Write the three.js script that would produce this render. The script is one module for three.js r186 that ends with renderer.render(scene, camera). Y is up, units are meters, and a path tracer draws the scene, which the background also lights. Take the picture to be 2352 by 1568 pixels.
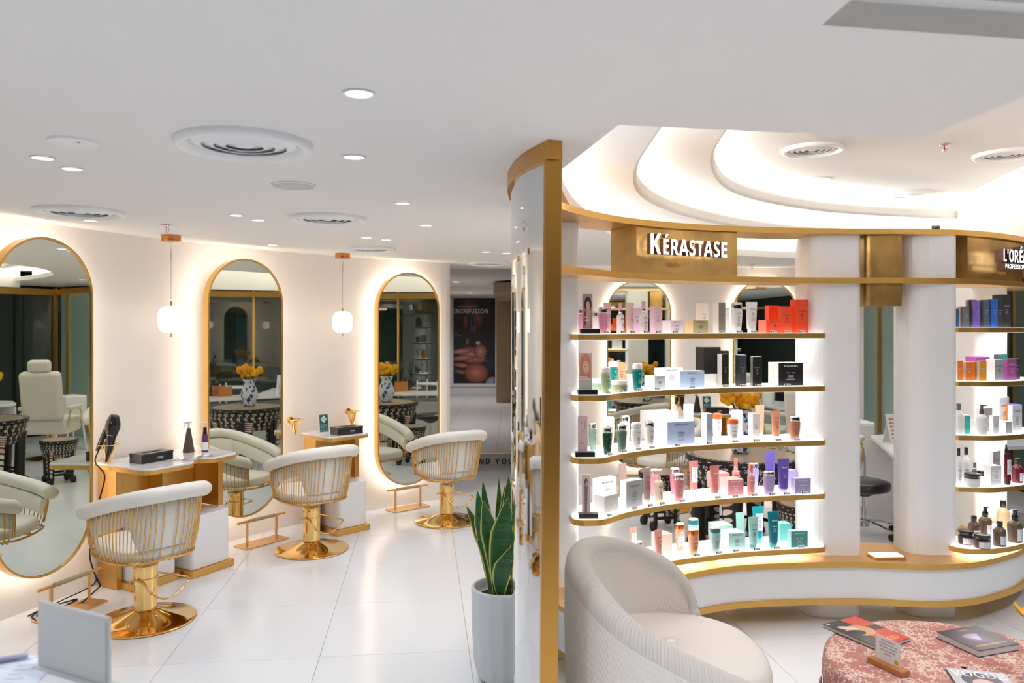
import * as THREE from 'three';
import { RoundedBoxGeometry } from 'three/addons/geometries/RoundedBoxGeometry.js';
import { TextGeometry } from 'three/addons/geometries/TextGeometry.js';
import { FontLoader } from 'three/addons/loaders/FontLoader.js';
import { RectAreaLightUniformsLib } from 'three/addons/lights/RectAreaLightUniformsLib.js';
import { mergeGeometries } from 'three/addons/utils/BufferGeometryUtils.js';

// ---------- camera, exposure, renderer ----------
const F = 1780, EYE = 1.8;                         // focal length in pixels of the 2352 x 1568 frame, eye height in metres
const scene = new THREE.Scene();
scene.background = new THREE.Color(0x050505);
const camera = new THREE.PerspectiveCamera(2 * Math.atan(784 / F) * 180 / Math.PI, 1.5, 0.05, 60);
camera.position.set(0, EYE, 0);
camera.lookAt(0, EYE, -5);
camera.setViewOffset(2352, 1568, 0, 34, 2352, 1568);   // lens shift: the horizon lies a little above the middle
camera.focus = 4.6;
camera.userData.fStop = 3.0;
const renderer = new THREE.WebGLRenderer({ antialias: true });
renderer.toneMapping = THREE.LinearToneMapping;
renderer.toneMappingExposure = 0.97;
renderer.shadowMap.enabled = true;
RectAreaLightUniformsLib.init();

// ---------- light levels ----------
const L = {
  spot: 1.4, lounge: 3.8, near: 7.4, back: 3.4, cove: 62, coveGlow: 9, halo: 13, haloGlow: 5, shelfUp: 1.0, shelfDown: 2.1, pendant: 0.13, corridor: 9, pendantGlow: 1.6, sign: 3, fill: 0.6,
};
const WARM = 0xfff3e6, COVE = 0xfffaf6, NEUTRAL = 0xeef3ff, COOL = 0xf3f5ff;

// ---------- helpers ----------
let seed = 7;
const rnd = () => { seed = (seed * 1664525 + 1013904223) % 4294967296; return seed / 4294967296; };
const V = (x, y, z) => new THREE.Vector3(x, y, z);
const P = (X, Z, y = 0) => new THREE.Vector3(X, y, -Z);         // plan position (X across, Z away from the camera)
const yaw = (fx, fZ) => Math.atan2(fx, -fZ);                    // turns local +z towards the plan direction
const taken = {};
function numbered(n) { const k = taken[n] = (taken[n] ?? -1) + 1; return k ? n + '_' + String(k).padStart(3, '0') : n; }
function thing(name, label, category, pos = V(0, 0, 0), turn = 0, group) {
  const o = new THREE.Group(); o.name = numbered(name); o.position.copy(pos); o.rotation.y = turn;
  o.userData = { label, category }; if (group) o.userData.group = group;
  scene.add(o); return o;
}
function part(parent, name, geo, mat, pos, rot, label) {
  const m = new THREE.Mesh(geo, mat); m.name = name;
  if (pos) m.position.copy(pos); if (rot) m.rotation.set(...rot);
  if (label) m.userData.label = label;
  parent.add(m); return m;
}
function struct(name, geo, mat, pos, rot) {
  const m = new THREE.Mesh(geo, mat); m.name = name; m.userData.kind = 'structure';
  if (pos) m.position.copy(pos); if (rot) m.rotation.set(...rot); scene.add(m); return m;
}
function copy(src, label, pos, turn) {
  const c = src.clone(); c.name = numbered(src.name.replace(/_\d{3}$/, '')); scene.add(c);
  c.userData = { ...src.userData, label }; if (pos) c.position.copy(pos); if (turn !== undefined) c.rotation.set(0, turn, 0); return c;
}
const box = (w, h, d) => new THREE.BoxGeometry(w, h, d);
const rbox = (w, h, d, r = 0.004, s = 2) => new RoundedBoxGeometry(w, h, d, s, Math.min(r, w / 2.01, h / 2.01, d / 2.01));
const cyl = (r0, r1, h, s = 32) => new THREE.CylinderGeometry(r0, r1, h, s);
const lathe = (pts, s = 32) => new THREE.LatheGeometry(pts.map(([r, y]) => new THREE.Vector2(r, y)), s);
const tube = (pts, r, n = 48, s = 8, closed = false) => new THREE.TubeGeometry(new THREE.CatmullRomCurve3(pts, closed), n, r, s, closed);
const rod = (a, b, r, s = 10) => { const g = cyl(r, r, a.distanceTo(b), s); g.applyQuaternion(new THREE.Quaternion().setFromUnitVectors(V(0, 1, 0), b.clone().sub(a).normalize())); g.translate((a.x + b.x) / 2, (a.y + b.y) / 2, (a.z + b.z) / 2); return g; };
function shapeOf(pts, holes = []) {
  const s = new THREE.Shape(pts.map(([x, y]) => new THREE.Vector2(x, y)));
  for (const h of holes) s.holes.push(new THREE.Path(h.map(([x, y]) => new THREE.Vector2(x, y))));
  return s;
}
// a slab with a plan outline [X, Z], from height y0 upwards
function slab(pts, y0, t, { holes = [], bevel = 0 } = {}) {
  const g = new THREE.ExtrudeGeometry(shapeOf(pts, holes), { depth: t - 2 * bevel, bevelEnabled: bevel > 0, bevelSize: bevel, bevelOffset: -bevel, bevelThickness: bevel, bevelSegments: 2, curveSegments: 12 });
  g.translate(0, 0, bevel); g.rotateX(-Math.PI / 2); g.translate(0, y0, 0); return g;
}
function roundPoly(pts, r, n = 6) {                // rounds the corners of a closed polygon; r a number or one per corner
  const out = [];
  pts.forEach((p, i) => {
    const a = pts[(i + pts.length - 1) % pts.length], b = pts[(i + 1) % pts.length], q = Array.isArray(r) ? r[i] : r;
    const da = [a[0] - p[0], a[1] - p[1]], db = [b[0] - p[0], b[1] - p[1]], la = Math.hypot(...da), lb = Math.hypot(...db), k = Math.min(q, la / 2, lb / 2);
    if (k < 1e-4) return out.push(p);
    const s = [p[0] + da[0] / la * k, p[1] + da[1] / la * k], e = [p[0] + db[0] / lb * k, p[1] + db[1] / lb * k];
    for (let j = 0; j <= n; j++) { const t = j / n, u = 1 - t; out.push([u * u * s[0] + 2 * u * t * p[0] + t * t * e[0], u * u * s[1] + 2 * u * t * p[1] + t * t * e[1]]); }
  });
  return out;
}
const spline2 = (pts, n) => new THREE.CatmullRomCurve3(pts.map(([x, z]) => V(x, 0, z)), false, 'centripetal').getPoints(n).map((p) => [p.x, p.z]);
function offset2(pts, d) {                         // moves a plan curve sideways; positive = to the left of its run
  return pts.map((p, i) => { const a = pts[Math.max(0, i - 1)], b = pts[Math.min(pts.length - 1, i + 1)], tx = b[0] - a[0], tz = b[1] - a[1], l = Math.hypot(tx, tz); return [p[0] - tz / l * d, p[1] + tx / l * d]; });
}
const band2 = (pts, d0, d1) => [...offset2(pts, d0), ...offset2(pts, d1).reverse()];
function loft(rings, { closed = true, caps = true } = {}) {     // skins rings of points
  const n = rings[0].length, pos = [], uv = [], idx = [], m = closed ? n + 1 : n;
  rings.forEach((r, i) => { for (let j = 0; j < m; j++) { const p = r[j % n]; pos.push(p.x, p.y, p.z); uv.push(j / (m - 1), i / (rings.length - 1)); } });
  for (let i = 0; i < rings.length - 1; i++) for (let j = 0; j < m - 1; j++) { const a = i * m + j, b = a + 1, c = a + m, d = c + 1; idx.push(a, b, c, b, d, c); }
  if (caps) for (const [i, flip] of [[0, true], [rings.length - 1, false]]) {
    const c = rings[i].reduce((s, p) => s.add(p), V(0, 0, 0)).divideScalar(n), k = pos.length / 3; pos.push(c.x, c.y, c.z); uv.push(0.5, i ? 1 : 0);
    for (let j = 0; j < n; j++) { const p = rings[i][j]; pos.push(p.x, p.y, p.z); uv.push(0.5, i ? 1 : 0); }
    for (let j = 0; j < n; j++) flip ? idx.push(k, k + 1 + (j + 1) % n, k + 1 + j) : idx.push(k, k + 1 + j, k + 1 + (j + 1) % n);
  }
  const g = new THREE.BufferGeometry();
  g.setAttribute('position', new THREE.Float32BufferAttribute(pos, 3)); g.setAttribute('uv', new THREE.Float32BufferAttribute(uv, 2)); g.setIndex(idx);
  g.computeVertexNormals();
  if (closed) { const N = g.attributes.normal; for (let i = 0; i < rings.length; i++) { const a = i * m, b = a + n, v = V(N.getX(a) + N.getX(b), N.getY(a) + N.getY(b), N.getZ(a) + N.getZ(b)).normalize(); N.setXYZ(a, v.x, v.y, v.z); N.setXYZ(b, v.x, v.y, v.z); } }
  return g;
}
const ovalRing = (rx, rz, y, n = 24, cx = 0, cz = 0, p = 2) => Array.from({ length: n }, (_, i) => { const a = -i / n * 2 * Math.PI, c = Math.cos(a), s = Math.sin(a); return V(cx + rx * Math.sign(c) * Math.abs(c) ** (2 / p), y, cz + rz * Math.sign(s) * Math.abs(s) ** (2 / p)); });
function canvasTex(w, h, draw, srgb = true) {
  const c = document.createElement('canvas'); c.width = w; c.height = h; draw(c.getContext('2d'), w, h);
  const t = new THREE.CanvasTexture(c); if (srgb) t.colorSpace = THREE.SRGBColorSpace; t.anisotropy = 8; t.wrapS = t.wrapT = THREE.RepeatWrapping; return t;
}
function areaLight(name, color, intensity, w, h, pos, dir) {    // a rectangle of light facing dir
  const l = new THREE.RectAreaLight(color, intensity, w, h); l.name = name; l.position.copy(pos); l.lookAt(pos.clone().add(dir)); scene.add(l);
  return l;
}

// ---------- materials ----------
const std = (o) => new THREE.MeshStandardMaterial(o), phys = (o) => new THREE.MeshPhysicalMaterial(o);
const noiseTex = (n, lo, hi, cell) => canvasTex(n, n, (g) => { const im = g.createImageData(n, n); const k = Math.ceil(n / cell), v = Array.from({ length: k * k }, rnd);
  for (let y = 0; y < n; y++) for (let x = 0; x < n; x++) { const fx = x / cell, fy = y / cell, ix = Math.floor(fx), iy = Math.floor(fy), u = fx - ix, w = fy - iy, q = (a, b) => v[(b % k) * k + a % k];
    const s = (q(ix, iy) * (1 - u) + q(ix + 1, iy) * u) * (1 - w) + (q(ix, iy + 1) * (1 - u) + q(ix + 1, iy + 1) * u) * w, c = lo + (hi - lo) * (0.75 * s + 0.25 * rnd()), o = (y * n + x) * 4; im.data[o] = im.data[o + 1] = im.data[o + 2] = c; im.data[o + 3] = 255; } g.putImageData(im, 0, 0); }, false);
const grain = noiseTex(256, 190, 255, 32);
const brushed = canvasTex(256, 256, (g, w, h) => { for (let y = 0; y < h; y++) { const c = 200 + 55 * rnd(); g.fillStyle = `rgb(${c},${c},${c})`; g.fillRect(0, y, w, 1); } for (let i = 0; i < 300; i++) { g.fillStyle = `rgba(150,150,150,${0.15 * rnd()})`; g.fillRect(rnd() * w, rnd() * h, 60 * rnd(), 2); } }, false);
const patina = canvasTex(512, 512, (g, w, h) => { g.fillStyle = '#dcb26e'; g.fillRect(0, 0, w, h); for (let i = 0; i < 260; i++) { const r = 12 + 60 * rnd(), x = rnd() * w, y = rnd() * h, k = g.createRadialGradient(x, y, 0, x, y, r), d = rnd() < 0.5; k.addColorStop(0, d ? 'rgba(170,122,60,.10)' : 'rgba(236,190,120,.10)'); k.addColorStop(1, 'rgba(0,0,0,0)'); g.fillStyle = k; g.fillRect(0, 0, w, h); } });
const M = {
  wall: std({ color: 0xefe8e0, roughness: 0.85, roughnessMap: grain }),
  ceiling: std({ color: 0xf1eee9, roughness: 0.95 }),
  tile: phys({ color: 0xeff1f3, roughness: 0.22, clearcoat: 0.25, clearcoatRoughness: 0.12, roughnessMap: grain }),
  grout: std({ color: 0xb9b6ae, roughness: 0.9 }),
  corridorFloor: std({ color: 0xc9c7c2, roughness: 0.35 }),
  taupe: std({ color: 0xa58f76, roughness: 0.9 }),
  gold: std({ color: 0xf5cd86, metalness: 1, roughness: 0.07 }),
  brass: std({ map: patina, color: 0xffffff, metalness: 1, roughness: 0.3 }),
  brassPlain: std({ color: 0xc8954a, metalness: 1, roughness: 0.34 }),
  brassBoard: std({ color: 0xdcae66, metalness: 1, roughness: 0.3 }),
  brassEdge: std({ color: 0xe6b868, metalness: 1, roughness: 0.4 }),
  brassSatin: std({ color: 0xe6bf8a, metalness: 1, roughness: 0.42 }),
  frame: std({ color: 0xdcb068, metalness: 1, roughness: 0.24 }),
  mirror: std({ color: 0xdde2d6, metalness: 1, roughness: 0.0 }),
  chrome: std({ color: 0xdadada, metalness: 1, roughness: 0.08 }),
  panelGlass: std({ color: 0xd3d8db, metalness: 1, roughness: 0.03 }),
  lacquer: phys({ color: 0xfafafa, roughness: 0.28, clearcoat: 0.4, clearcoatRoughness: 0.1 }),
  leather: phys({ color: 0xf0ece2, roughness: 0.42, clearcoat: 0.15, clearcoatRoughness: 0.3 }),
  marble: phys({ color: 0xf6f5f3, roughness: 0.12, clearcoat: 0.6 }),
  black: phys({ color: 0x141212, roughness: 0.3, clearcoat: 0.4 }),
  blackMatt: std({ color: 0x1a1918, roughness: 0.55 }),
  darkGlass: phys({ color: 0x2a3630, roughness: 0.02, metalness: 0.0, specularIntensity: 1, ior: 1.9, clearcoat: 1 }),
  tealGlass: phys({ color: 0xc2dcd2, roughness: 0.06, ior: 1.6, clearcoat: 0.6 }),
  clear: phys({ color: 0xffffff, roughness: 0.03, transmission: 1, thickness: 0, ior: 1.45 }),
  frosted: phys({ color: 0xe6e8e8, roughness: 0.35, transmission: 0.45, thickness: 0 }),
  whiteMatt: std({ color: 0xf4f2ee, roughness: 0.7 }),
  plastic: phys({ color: 0xf6f5f2, roughness: 0.35 }),
  wood: std({ color: 0xb9773f, roughness: 0.5 }),
  vent: std({ color: 0xf8f8f6, roughness: 0.5 }),
  ventDark: std({ color: 0xdededd, roughness: 0.7 }),
  steel: std({ color: 0xb8b8b8, metalness: 1, roughness: 0.25 }),
  red: std({ color: 0xc02010, roughness: 0.3 }),
};
const glow = (hex, k) => std({ color: 0xffffff, emissive: hex, emissiveIntensity: k, roughness: 0.6 });
const G = { lamp: glow(0xffffff, 2.2), cove: glow(COVE, L.coveGlow), halo: glow(WARM, L.haloGlow), pendant: glow(0xfff0de, L.pendantGlow), shelf: glow(0xfffbf5, L.shelfUp), sign: glow(0xf6f8ff, L.sign), pad: glow(0xfff6ea, 1.1) };
const matCache = {};
const col = (hex, kind = 'p') => matCache[hex + kind] ??= kind === 'c' ? phys({ color: hex, roughness: 0.12, transmission: 0.55, thickness: 0.03, attenuationColor: new THREE.Color(hex), attenuationDistance: 0.14 }) : kind === 'm' ? std({ color: hex, metalness: 1, roughness: 0.15 }) : phys({ color: hex, roughness: kind === 'b' ? 0.45 : 0.28, clearcoat: kind === 'b' ? 0.15 : 0.4, clearcoatRoughness: 0.2 });
const font = await new FontLoader().loadAsync('fonts/droid/droid_sans_bold.typeface.json');
const fontSerif = await new FontLoader().loadAsync('fonts/droid/droid_sans_regular.typeface.json');
// ================= THE SETTING =================
const CEIL = 2.47;
// floor: slab and square tiles laid at 6.5 degrees
{
  const floor = struct('floor', slab([[-5.2, -3.2], [7.2, -3.2], [7.2, 10.2], [-5.2, 10.2]], -0.12, 0.116), M.grout);
  const s = 0.815, th = 6.5 * Math.PI / 180, a = [-Math.sin(th), Math.cos(th)], b = [Math.cos(th), Math.sin(th)], o = [-1.0145, 3.917];   // joint crossing
  const tones = [0xeff1f3, 0xedeff1, 0xf1f3f5].map((c) => { const m = M.tile.clone(); m.color.set(c); return m; });
  const geo = rbox(s - 0.003, 0.012, s - 0.003, 0.0015, 1);
  const inside = (X, Z) => X > -4.6 && X < 6.3 && Z > 0.5 && Z < 9.9;
  const off = 0.31;
  for (let i = -5; i < 8; i++) for (let j = -5; j < 8; j++) {
    const u = (i + 0.5) * s, w = (j + 0.5) * s + off, X = o[0] + b[0] * u + a[0] * w, Z = o[1] + b[1] * u + a[1] * w;
    if (inside(X, Z)) part(floor, 'tile', geo, tones[Math.floor(rnd() * 3)], P(X, Z, -0.0061), [0, th, 0]);
  }
}
// curved salon wall carrying the three lit mirrors
const wallPts = spline2([[-3.75, -2.6], [-3.62, 1.5], [-3.38, 3.9], [-3.16, 4.65], [-2.97, 5.2], [-2.75, 5.75], [-2.43, 6.4], [-2.0, 7.0], [-1.40, 7.58], [-0.74, 8.10]], 120);
{
  const end = [[-0.69, 8.15], [-0.665, 8.2], [-0.66, 8.27], [-0.70, 8.33], [-0.80, 8.36]];
  const front = [...wallPts, ...end];
  struct('wall_left', slab([...front, ...offset2(wallPts, 0.16).reverse().slice(2)], -0.05, 2.6), M.wall);
  struct('wall_corridor_far', slab([[-1.75, 8.0], [-1.62, 8.0], [-1.62, 18.8], [-1.75, 18.8]], -0.05, 2.7), M.wall);
  struct('wall_back', slab(roundPoly([[0.25, 8.8], [4.0, 8.8], [4.0, 9.05], [0.45, 9.05], [0.25, 9.05]], [0.05, 0.01, 0.01, 0, 0.05]), -0.05, 3.05), M.wall);
  struct('wall_front', box(12, 3.4, 0.2), std({ color: 0x39423f, roughness: 0.6 }), P(1.2, -2.9, 1.5));
  struct('wall_right', slab([[5.95, -2.8], [6.1, -2.8], [6.1, 10], [5.95, 10]], -0.05, 3.1), std({ color: 0x2c3430, roughness: 0.7 }));
  struct('wall_far', slab([[3.9, 9.7], [6.1, 9.7], [6.1, 9.85], [3.9, 9.85]], -0.05, 3.1), std({ color: 0x59645f, roughness: 0.8 }));
}
// corridor beyond the end of the curved wall
{
  const step = struct('floor_corridor', slab([[-1.62, 9.86], [0.25, 9.86], [0.25, 18.8], [-1.62, 18.8]], -0.05, 0.236), M.grout);
  const g = rbox(0.8, 0.01, 0.8, 0.002, 1);
  for (let i = -1; i < 2; i++) for (let j = 0; j < 11; j++) part(step, 'tile', g, M.corridorFloor, P(-0.45 + i * 0.803 - 0.15, 10.27 + j * 0.803, 0.189));
  const tr = struct('trim_1', box(1.8, 0.012, 0.012), M.brassSatin, P(-0.66, 9.853, 0.187));
  struct('trim_2', box(0.5, 0.006, 0.012), M.brassSatin, P(0.0, 10.05, 0.197));
  struct('wall_end', box(2.4, 2.6, 0.12), std({ color: 0xd9d9d8, roughness: 0.8 }), P(-0.3, 18.6, 1.3));
  struct('wall_corridor', slab([[-0.33, 16.4], [0.0, 16.4], [0.0, 15.2], [0.09, 15.2], [0.09, 9.05], [0.45, 9.05], [0.45, 18.7], [-0.33, 18.7]], 0, 2.6), M.taupe);
  struct('ceiling_corridor', slab([[-1.8, 8.2], [0.5, 8.2], [0.5, 18.8], [-1.8, 18.8]], 2.531, 0.1), M.ceiling);
  struct('trim_3', slab([[-0.30, 12.4], [0.45, 11.6], [0.45, 18.5], [-0.30, 18.5]], 2.34, 0.16), M.taupe);
  struct('trim_4', box(0.05, 0.02, 0.12), M.blackMatt, P(-0.98, 18.3, 2.3));
  const letters = thing('floor_lettering', 'black capital letters on the white riser of the corridor step', 'lettering', P(-0.33, 9.845, 0.055));
  let x = -0.18; for (const ch of 'AND YOUR') { if (ch === ' ') { x += 0.05; continue; } const q = new TextGeometry(ch, { font, size: 0.072, depth: 0.004, curveSegments: 6 }); q.computeBoundingBox(); part(letters, 'letter', q, M.blackMatt, V(x, 0, 0)); x += q.boundingBox.max.x + 0.016; }
  for (const [X, Z] of [[-0.9, 12.5], [-0.9, 16.6]]) { const lamp = new THREE.SpotLight(0xf4f6ff, L.corridor, 0, 1.25, 0.5); lamp.name = 'corridor_light'; lamp.position.copy(P(X, Z, 2.5)); lamp.target.position.copy(P(X, Z, 0)); lamp.shadow.radius = 3; scene.add(lamp, lamp.target); }
  for (const [Z, w] of [[12.5, 'nearer'], [16.6, 'farther']]) { const cl = thing('corridor_downlight', 'small round downlight in the corridor ceiling, the ' + w + ' of two', 'light', P(-0.9, Z, 2.531)); part(cl, 'lens', cyl(0.06, 0.06, 0.012, 24), G.lamp, V(0, -0.004, 0)); part(cl, 'rim', new THREE.TorusGeometry(0.063, 0.006, 8, 32), M.vent, V(0, -0.005, 0), [Math.PI / 2, 0, 0]); }
}
// ---- ceiling: low slab, stepped tray with hidden light ----
const trayM = [[0.212, 3.31], [0.24, 3.75], [0.36, 4.45], [0.61, 5.32], [0.9, 6.05], [1.5, 6.85], [2.44, 7.45], [3.3, 7.7], [4.4, 7.85]];
const curveM = spline2(trayM, 48);
const curveA = spline2([[0.63, 1.0], [0.635, 2.3], [0.64, 3.27], [0.68, 4.21], [0.85, 4.99], [1.24, 5.75], [1.93, 6.56], [2.84, 7.19], [4.3, 7.62]], 56);
const curveB = spline2([[1.10, 1.0], [1.10, 2.8], [1.13, 4.0], [1.28, 4.92], [1.76, 6.0], [2.80, 6.91], [4.45, 7.47]], 56);
{
  const holeM = [...curveM, [4.38, 7.8], [4.18, 7.0], [3.93, 5.91], [3.72, 5.0], [3.72, 1.1], [1.6, 1.1], [1.494, 2.26], [1.448, 2.76], [0.353, 2.576]];
  const recess = [[0.688, 1.723], [1.194, 1.807], [1.40, 1.842], [1.42, 0.4], [0.76, 0.4]];
  const outer = [[-4.2, -3.0], [6.2, -3.0], [6.2, 10.0], [0.5, 10.0], [0.5, 8.98], [-1.3, 8.98], [-4.2, 8.98]];
  struct('ceiling', slab(outer, CEIL, 0.06, { holes: [holeM, recess] }), M.ceiling);
  struct('ceiling_recess', slab(band2([...recess, recess[0]], 0.0, -0.05), CEIL + 0.06, 0.068), M.ceiling);
  const big = [[-0.9, 0.3], [4.8, 0.3], [4.8, 8.6], [-0.9, 8.6]];
  const holeA = [...curveA, [4.3, 1.0]], holeB = [...curveB, [4.45, 1.0]];
  struct('ceiling_tier_lower', slab(big, 2.64, 0.09, { holes: [holeA], bevel: 0.02 }), M.ceiling);
  struct('ceiling_tier_middle', slab(big, 2.83, 0.09, { holes: [holeB], bevel: 0.02 }), M.ceiling);
  struct('ceiling_tier_upper', slab(big, 3.03, 0.06), M.ceiling);
  struct('wall_bulkhead', slab([[3.70, 1.0], [3.70, 5.0], [3.91, 5.91], [4.16, 7.0], [4.36, 7.9], [4.46, 7.9], [4.27, 7.0], [4.02, 5.9], [3.82, 5.0], [3.82, 1.0]], 2.38, 0.68), M.ceiling);
  struct('ceiling_roof', slab(outer, 3.11, 0.08), M.ceiling);
  // strips on the ledges
  const nearEdge = [[1.62, 1.15], [1.494, 2.26], [1.448, 2.76], [0.95, 2.676], [0.353, 2.576], [0.212, 3.31]];
  const closing = [...nearEdge].reverse(); closing.push([3.72, 1.1]);
  struct('trim_5', slab(band2(closing, -0.34, -0.30), 2.53, 0.11), M.ceiling);
  struct('trim_6', slab([[0.3, 0.9], [4.7, 0.9], [4.7, 0.98], [0.3, 0.98]], 2.64, 0.46), M.ceiling);
  const strips = [[curveM, 2.53, 0], [curveA, 2.73, 4], [curveB, 2.92, 4], [nearEdge, 2.53, 0]];
  for (const [c, y, skip] of strips) {
    const o = thing('cove_strip', ['warm light strip hidden on the outer step of the ceiling tray', 'warm light strip hidden on the middle step of the ceiling tray', 'warm light strip hidden on the inner step of the ceiling tray', 'cool light strip hidden along the straight edge of the ceiling tray'][strips.findIndex((s) => s[0] === c)], 'light');
    const run = offset2(c, 0.2).slice(skip);
    part(o, 'tube', tube(run.map(([X, Z]) => P(X, Z, y + 0.007)), 0.006, 80, 6), G.cove);
    if (c !== nearEdge) struct('trim_' + (7 + strips.findIndex((s) => s[0] === c)), slab(band2(c, 0.225, 0.26), y, c === curveM ? 0.11 : c === curveA ? 0.1 : 0.11), M.ceiling);
    const n = c === nearEdge ? 5 : 8;
    for (let i = 0; i < n; i++) {
      const a = run[Math.round(i * (run.length - 1) / n)], b = run[Math.round((i + 1) * (run.length - 1) / n)], len = Math.hypot(b[0] - a[0], b[1] - a[1]);
      const l = new THREE.RectAreaLight(c === nearEdge ? 0xf0efff : COVE, L.cove * (c === nearEdge ? 0.5 : c === curveB ? 1.15 : 1), 0.03, len); l.name = 'cove_light'; l.position.copy(P((a[0] + b[0]) / 2, (a[1] + b[1]) / 2, y + 0.0145));
      const dir = P(b[0] - a[0], b[1] - a[1]).normalize(); l.up.copy(dir); const inward = P(b[1] - a[1], -(b[0] - a[0])).normalize(); l.lookAt(l.position.clone().add(V(0, 0.8, 0)).add(inward.multiplyScalar(0.6))); scene.add(l);
    }
  }
}
// dark glass partitions that the mirrors show
{
  const w = struct('window_1', box(0.02, 2.45, 6.2), M.darkGlass, P(5.62, 6.0, 1.225));
  for (let i = 0; i < 6; i++) part(w, 'mullion', box(0.05, 2.45, 0.035), M.brassEdge, V(-0.03, 0, -3 + i * 1.2));
  part(w, 'header', box(0.06, 0.1, 6.2), M.brassEdge, V(-0.02, 1.15, 0)); part(w, 'sill', box(0.06, 0.06, 6.2), M.blackMatt, V(-0.02, -1.2, 0));
  const v = struct('window_2', box(1.6, 2.45, 0.02), M.tealGlass, P(4.8, 9.1, 1.225));
  part(v, 'mullion', box(0.036, 2.45, 0.05), M.brassEdge, V(-0.5, 0, 0.02)); part(v, 'mullion', box(0.036, 2.45, 0.05), M.brassEdge, V(0.55, 0, 0.02));
  part(v, 'header', box(1.6, 0.08, 0.06), M.brassEdge, V(0, 1.17, 0.02));
  const f = struct('window_3', box(9.6, 2.45, 0.02), phys({ color: 0x1d2f36, roughness: 0.03, ior: 1.8 }), P(1.2, -2.7, 1.225));
  const blue = std({ color: 0x5d8fb4, roughness: 0.5 });
  for (let i = 0; i < 9; i++) part(f, 'mullion', box(0.05, 2.45, 0.05), M.brassEdge, V(-4.6 + i * 1.15, 0, -0.03));
  for (let i = 0; i < 5; i++) part(f, 'curtain', rbox(0.42, 2.0, 0.03, 0.01), blue, V(-3.6 + i * 1.9, -0.1, -0.06));
  part(f, 'header', box(9.6, 0.1, 0.05), M.brassEdge, V(0, 1.17, -0.03));
}
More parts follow.
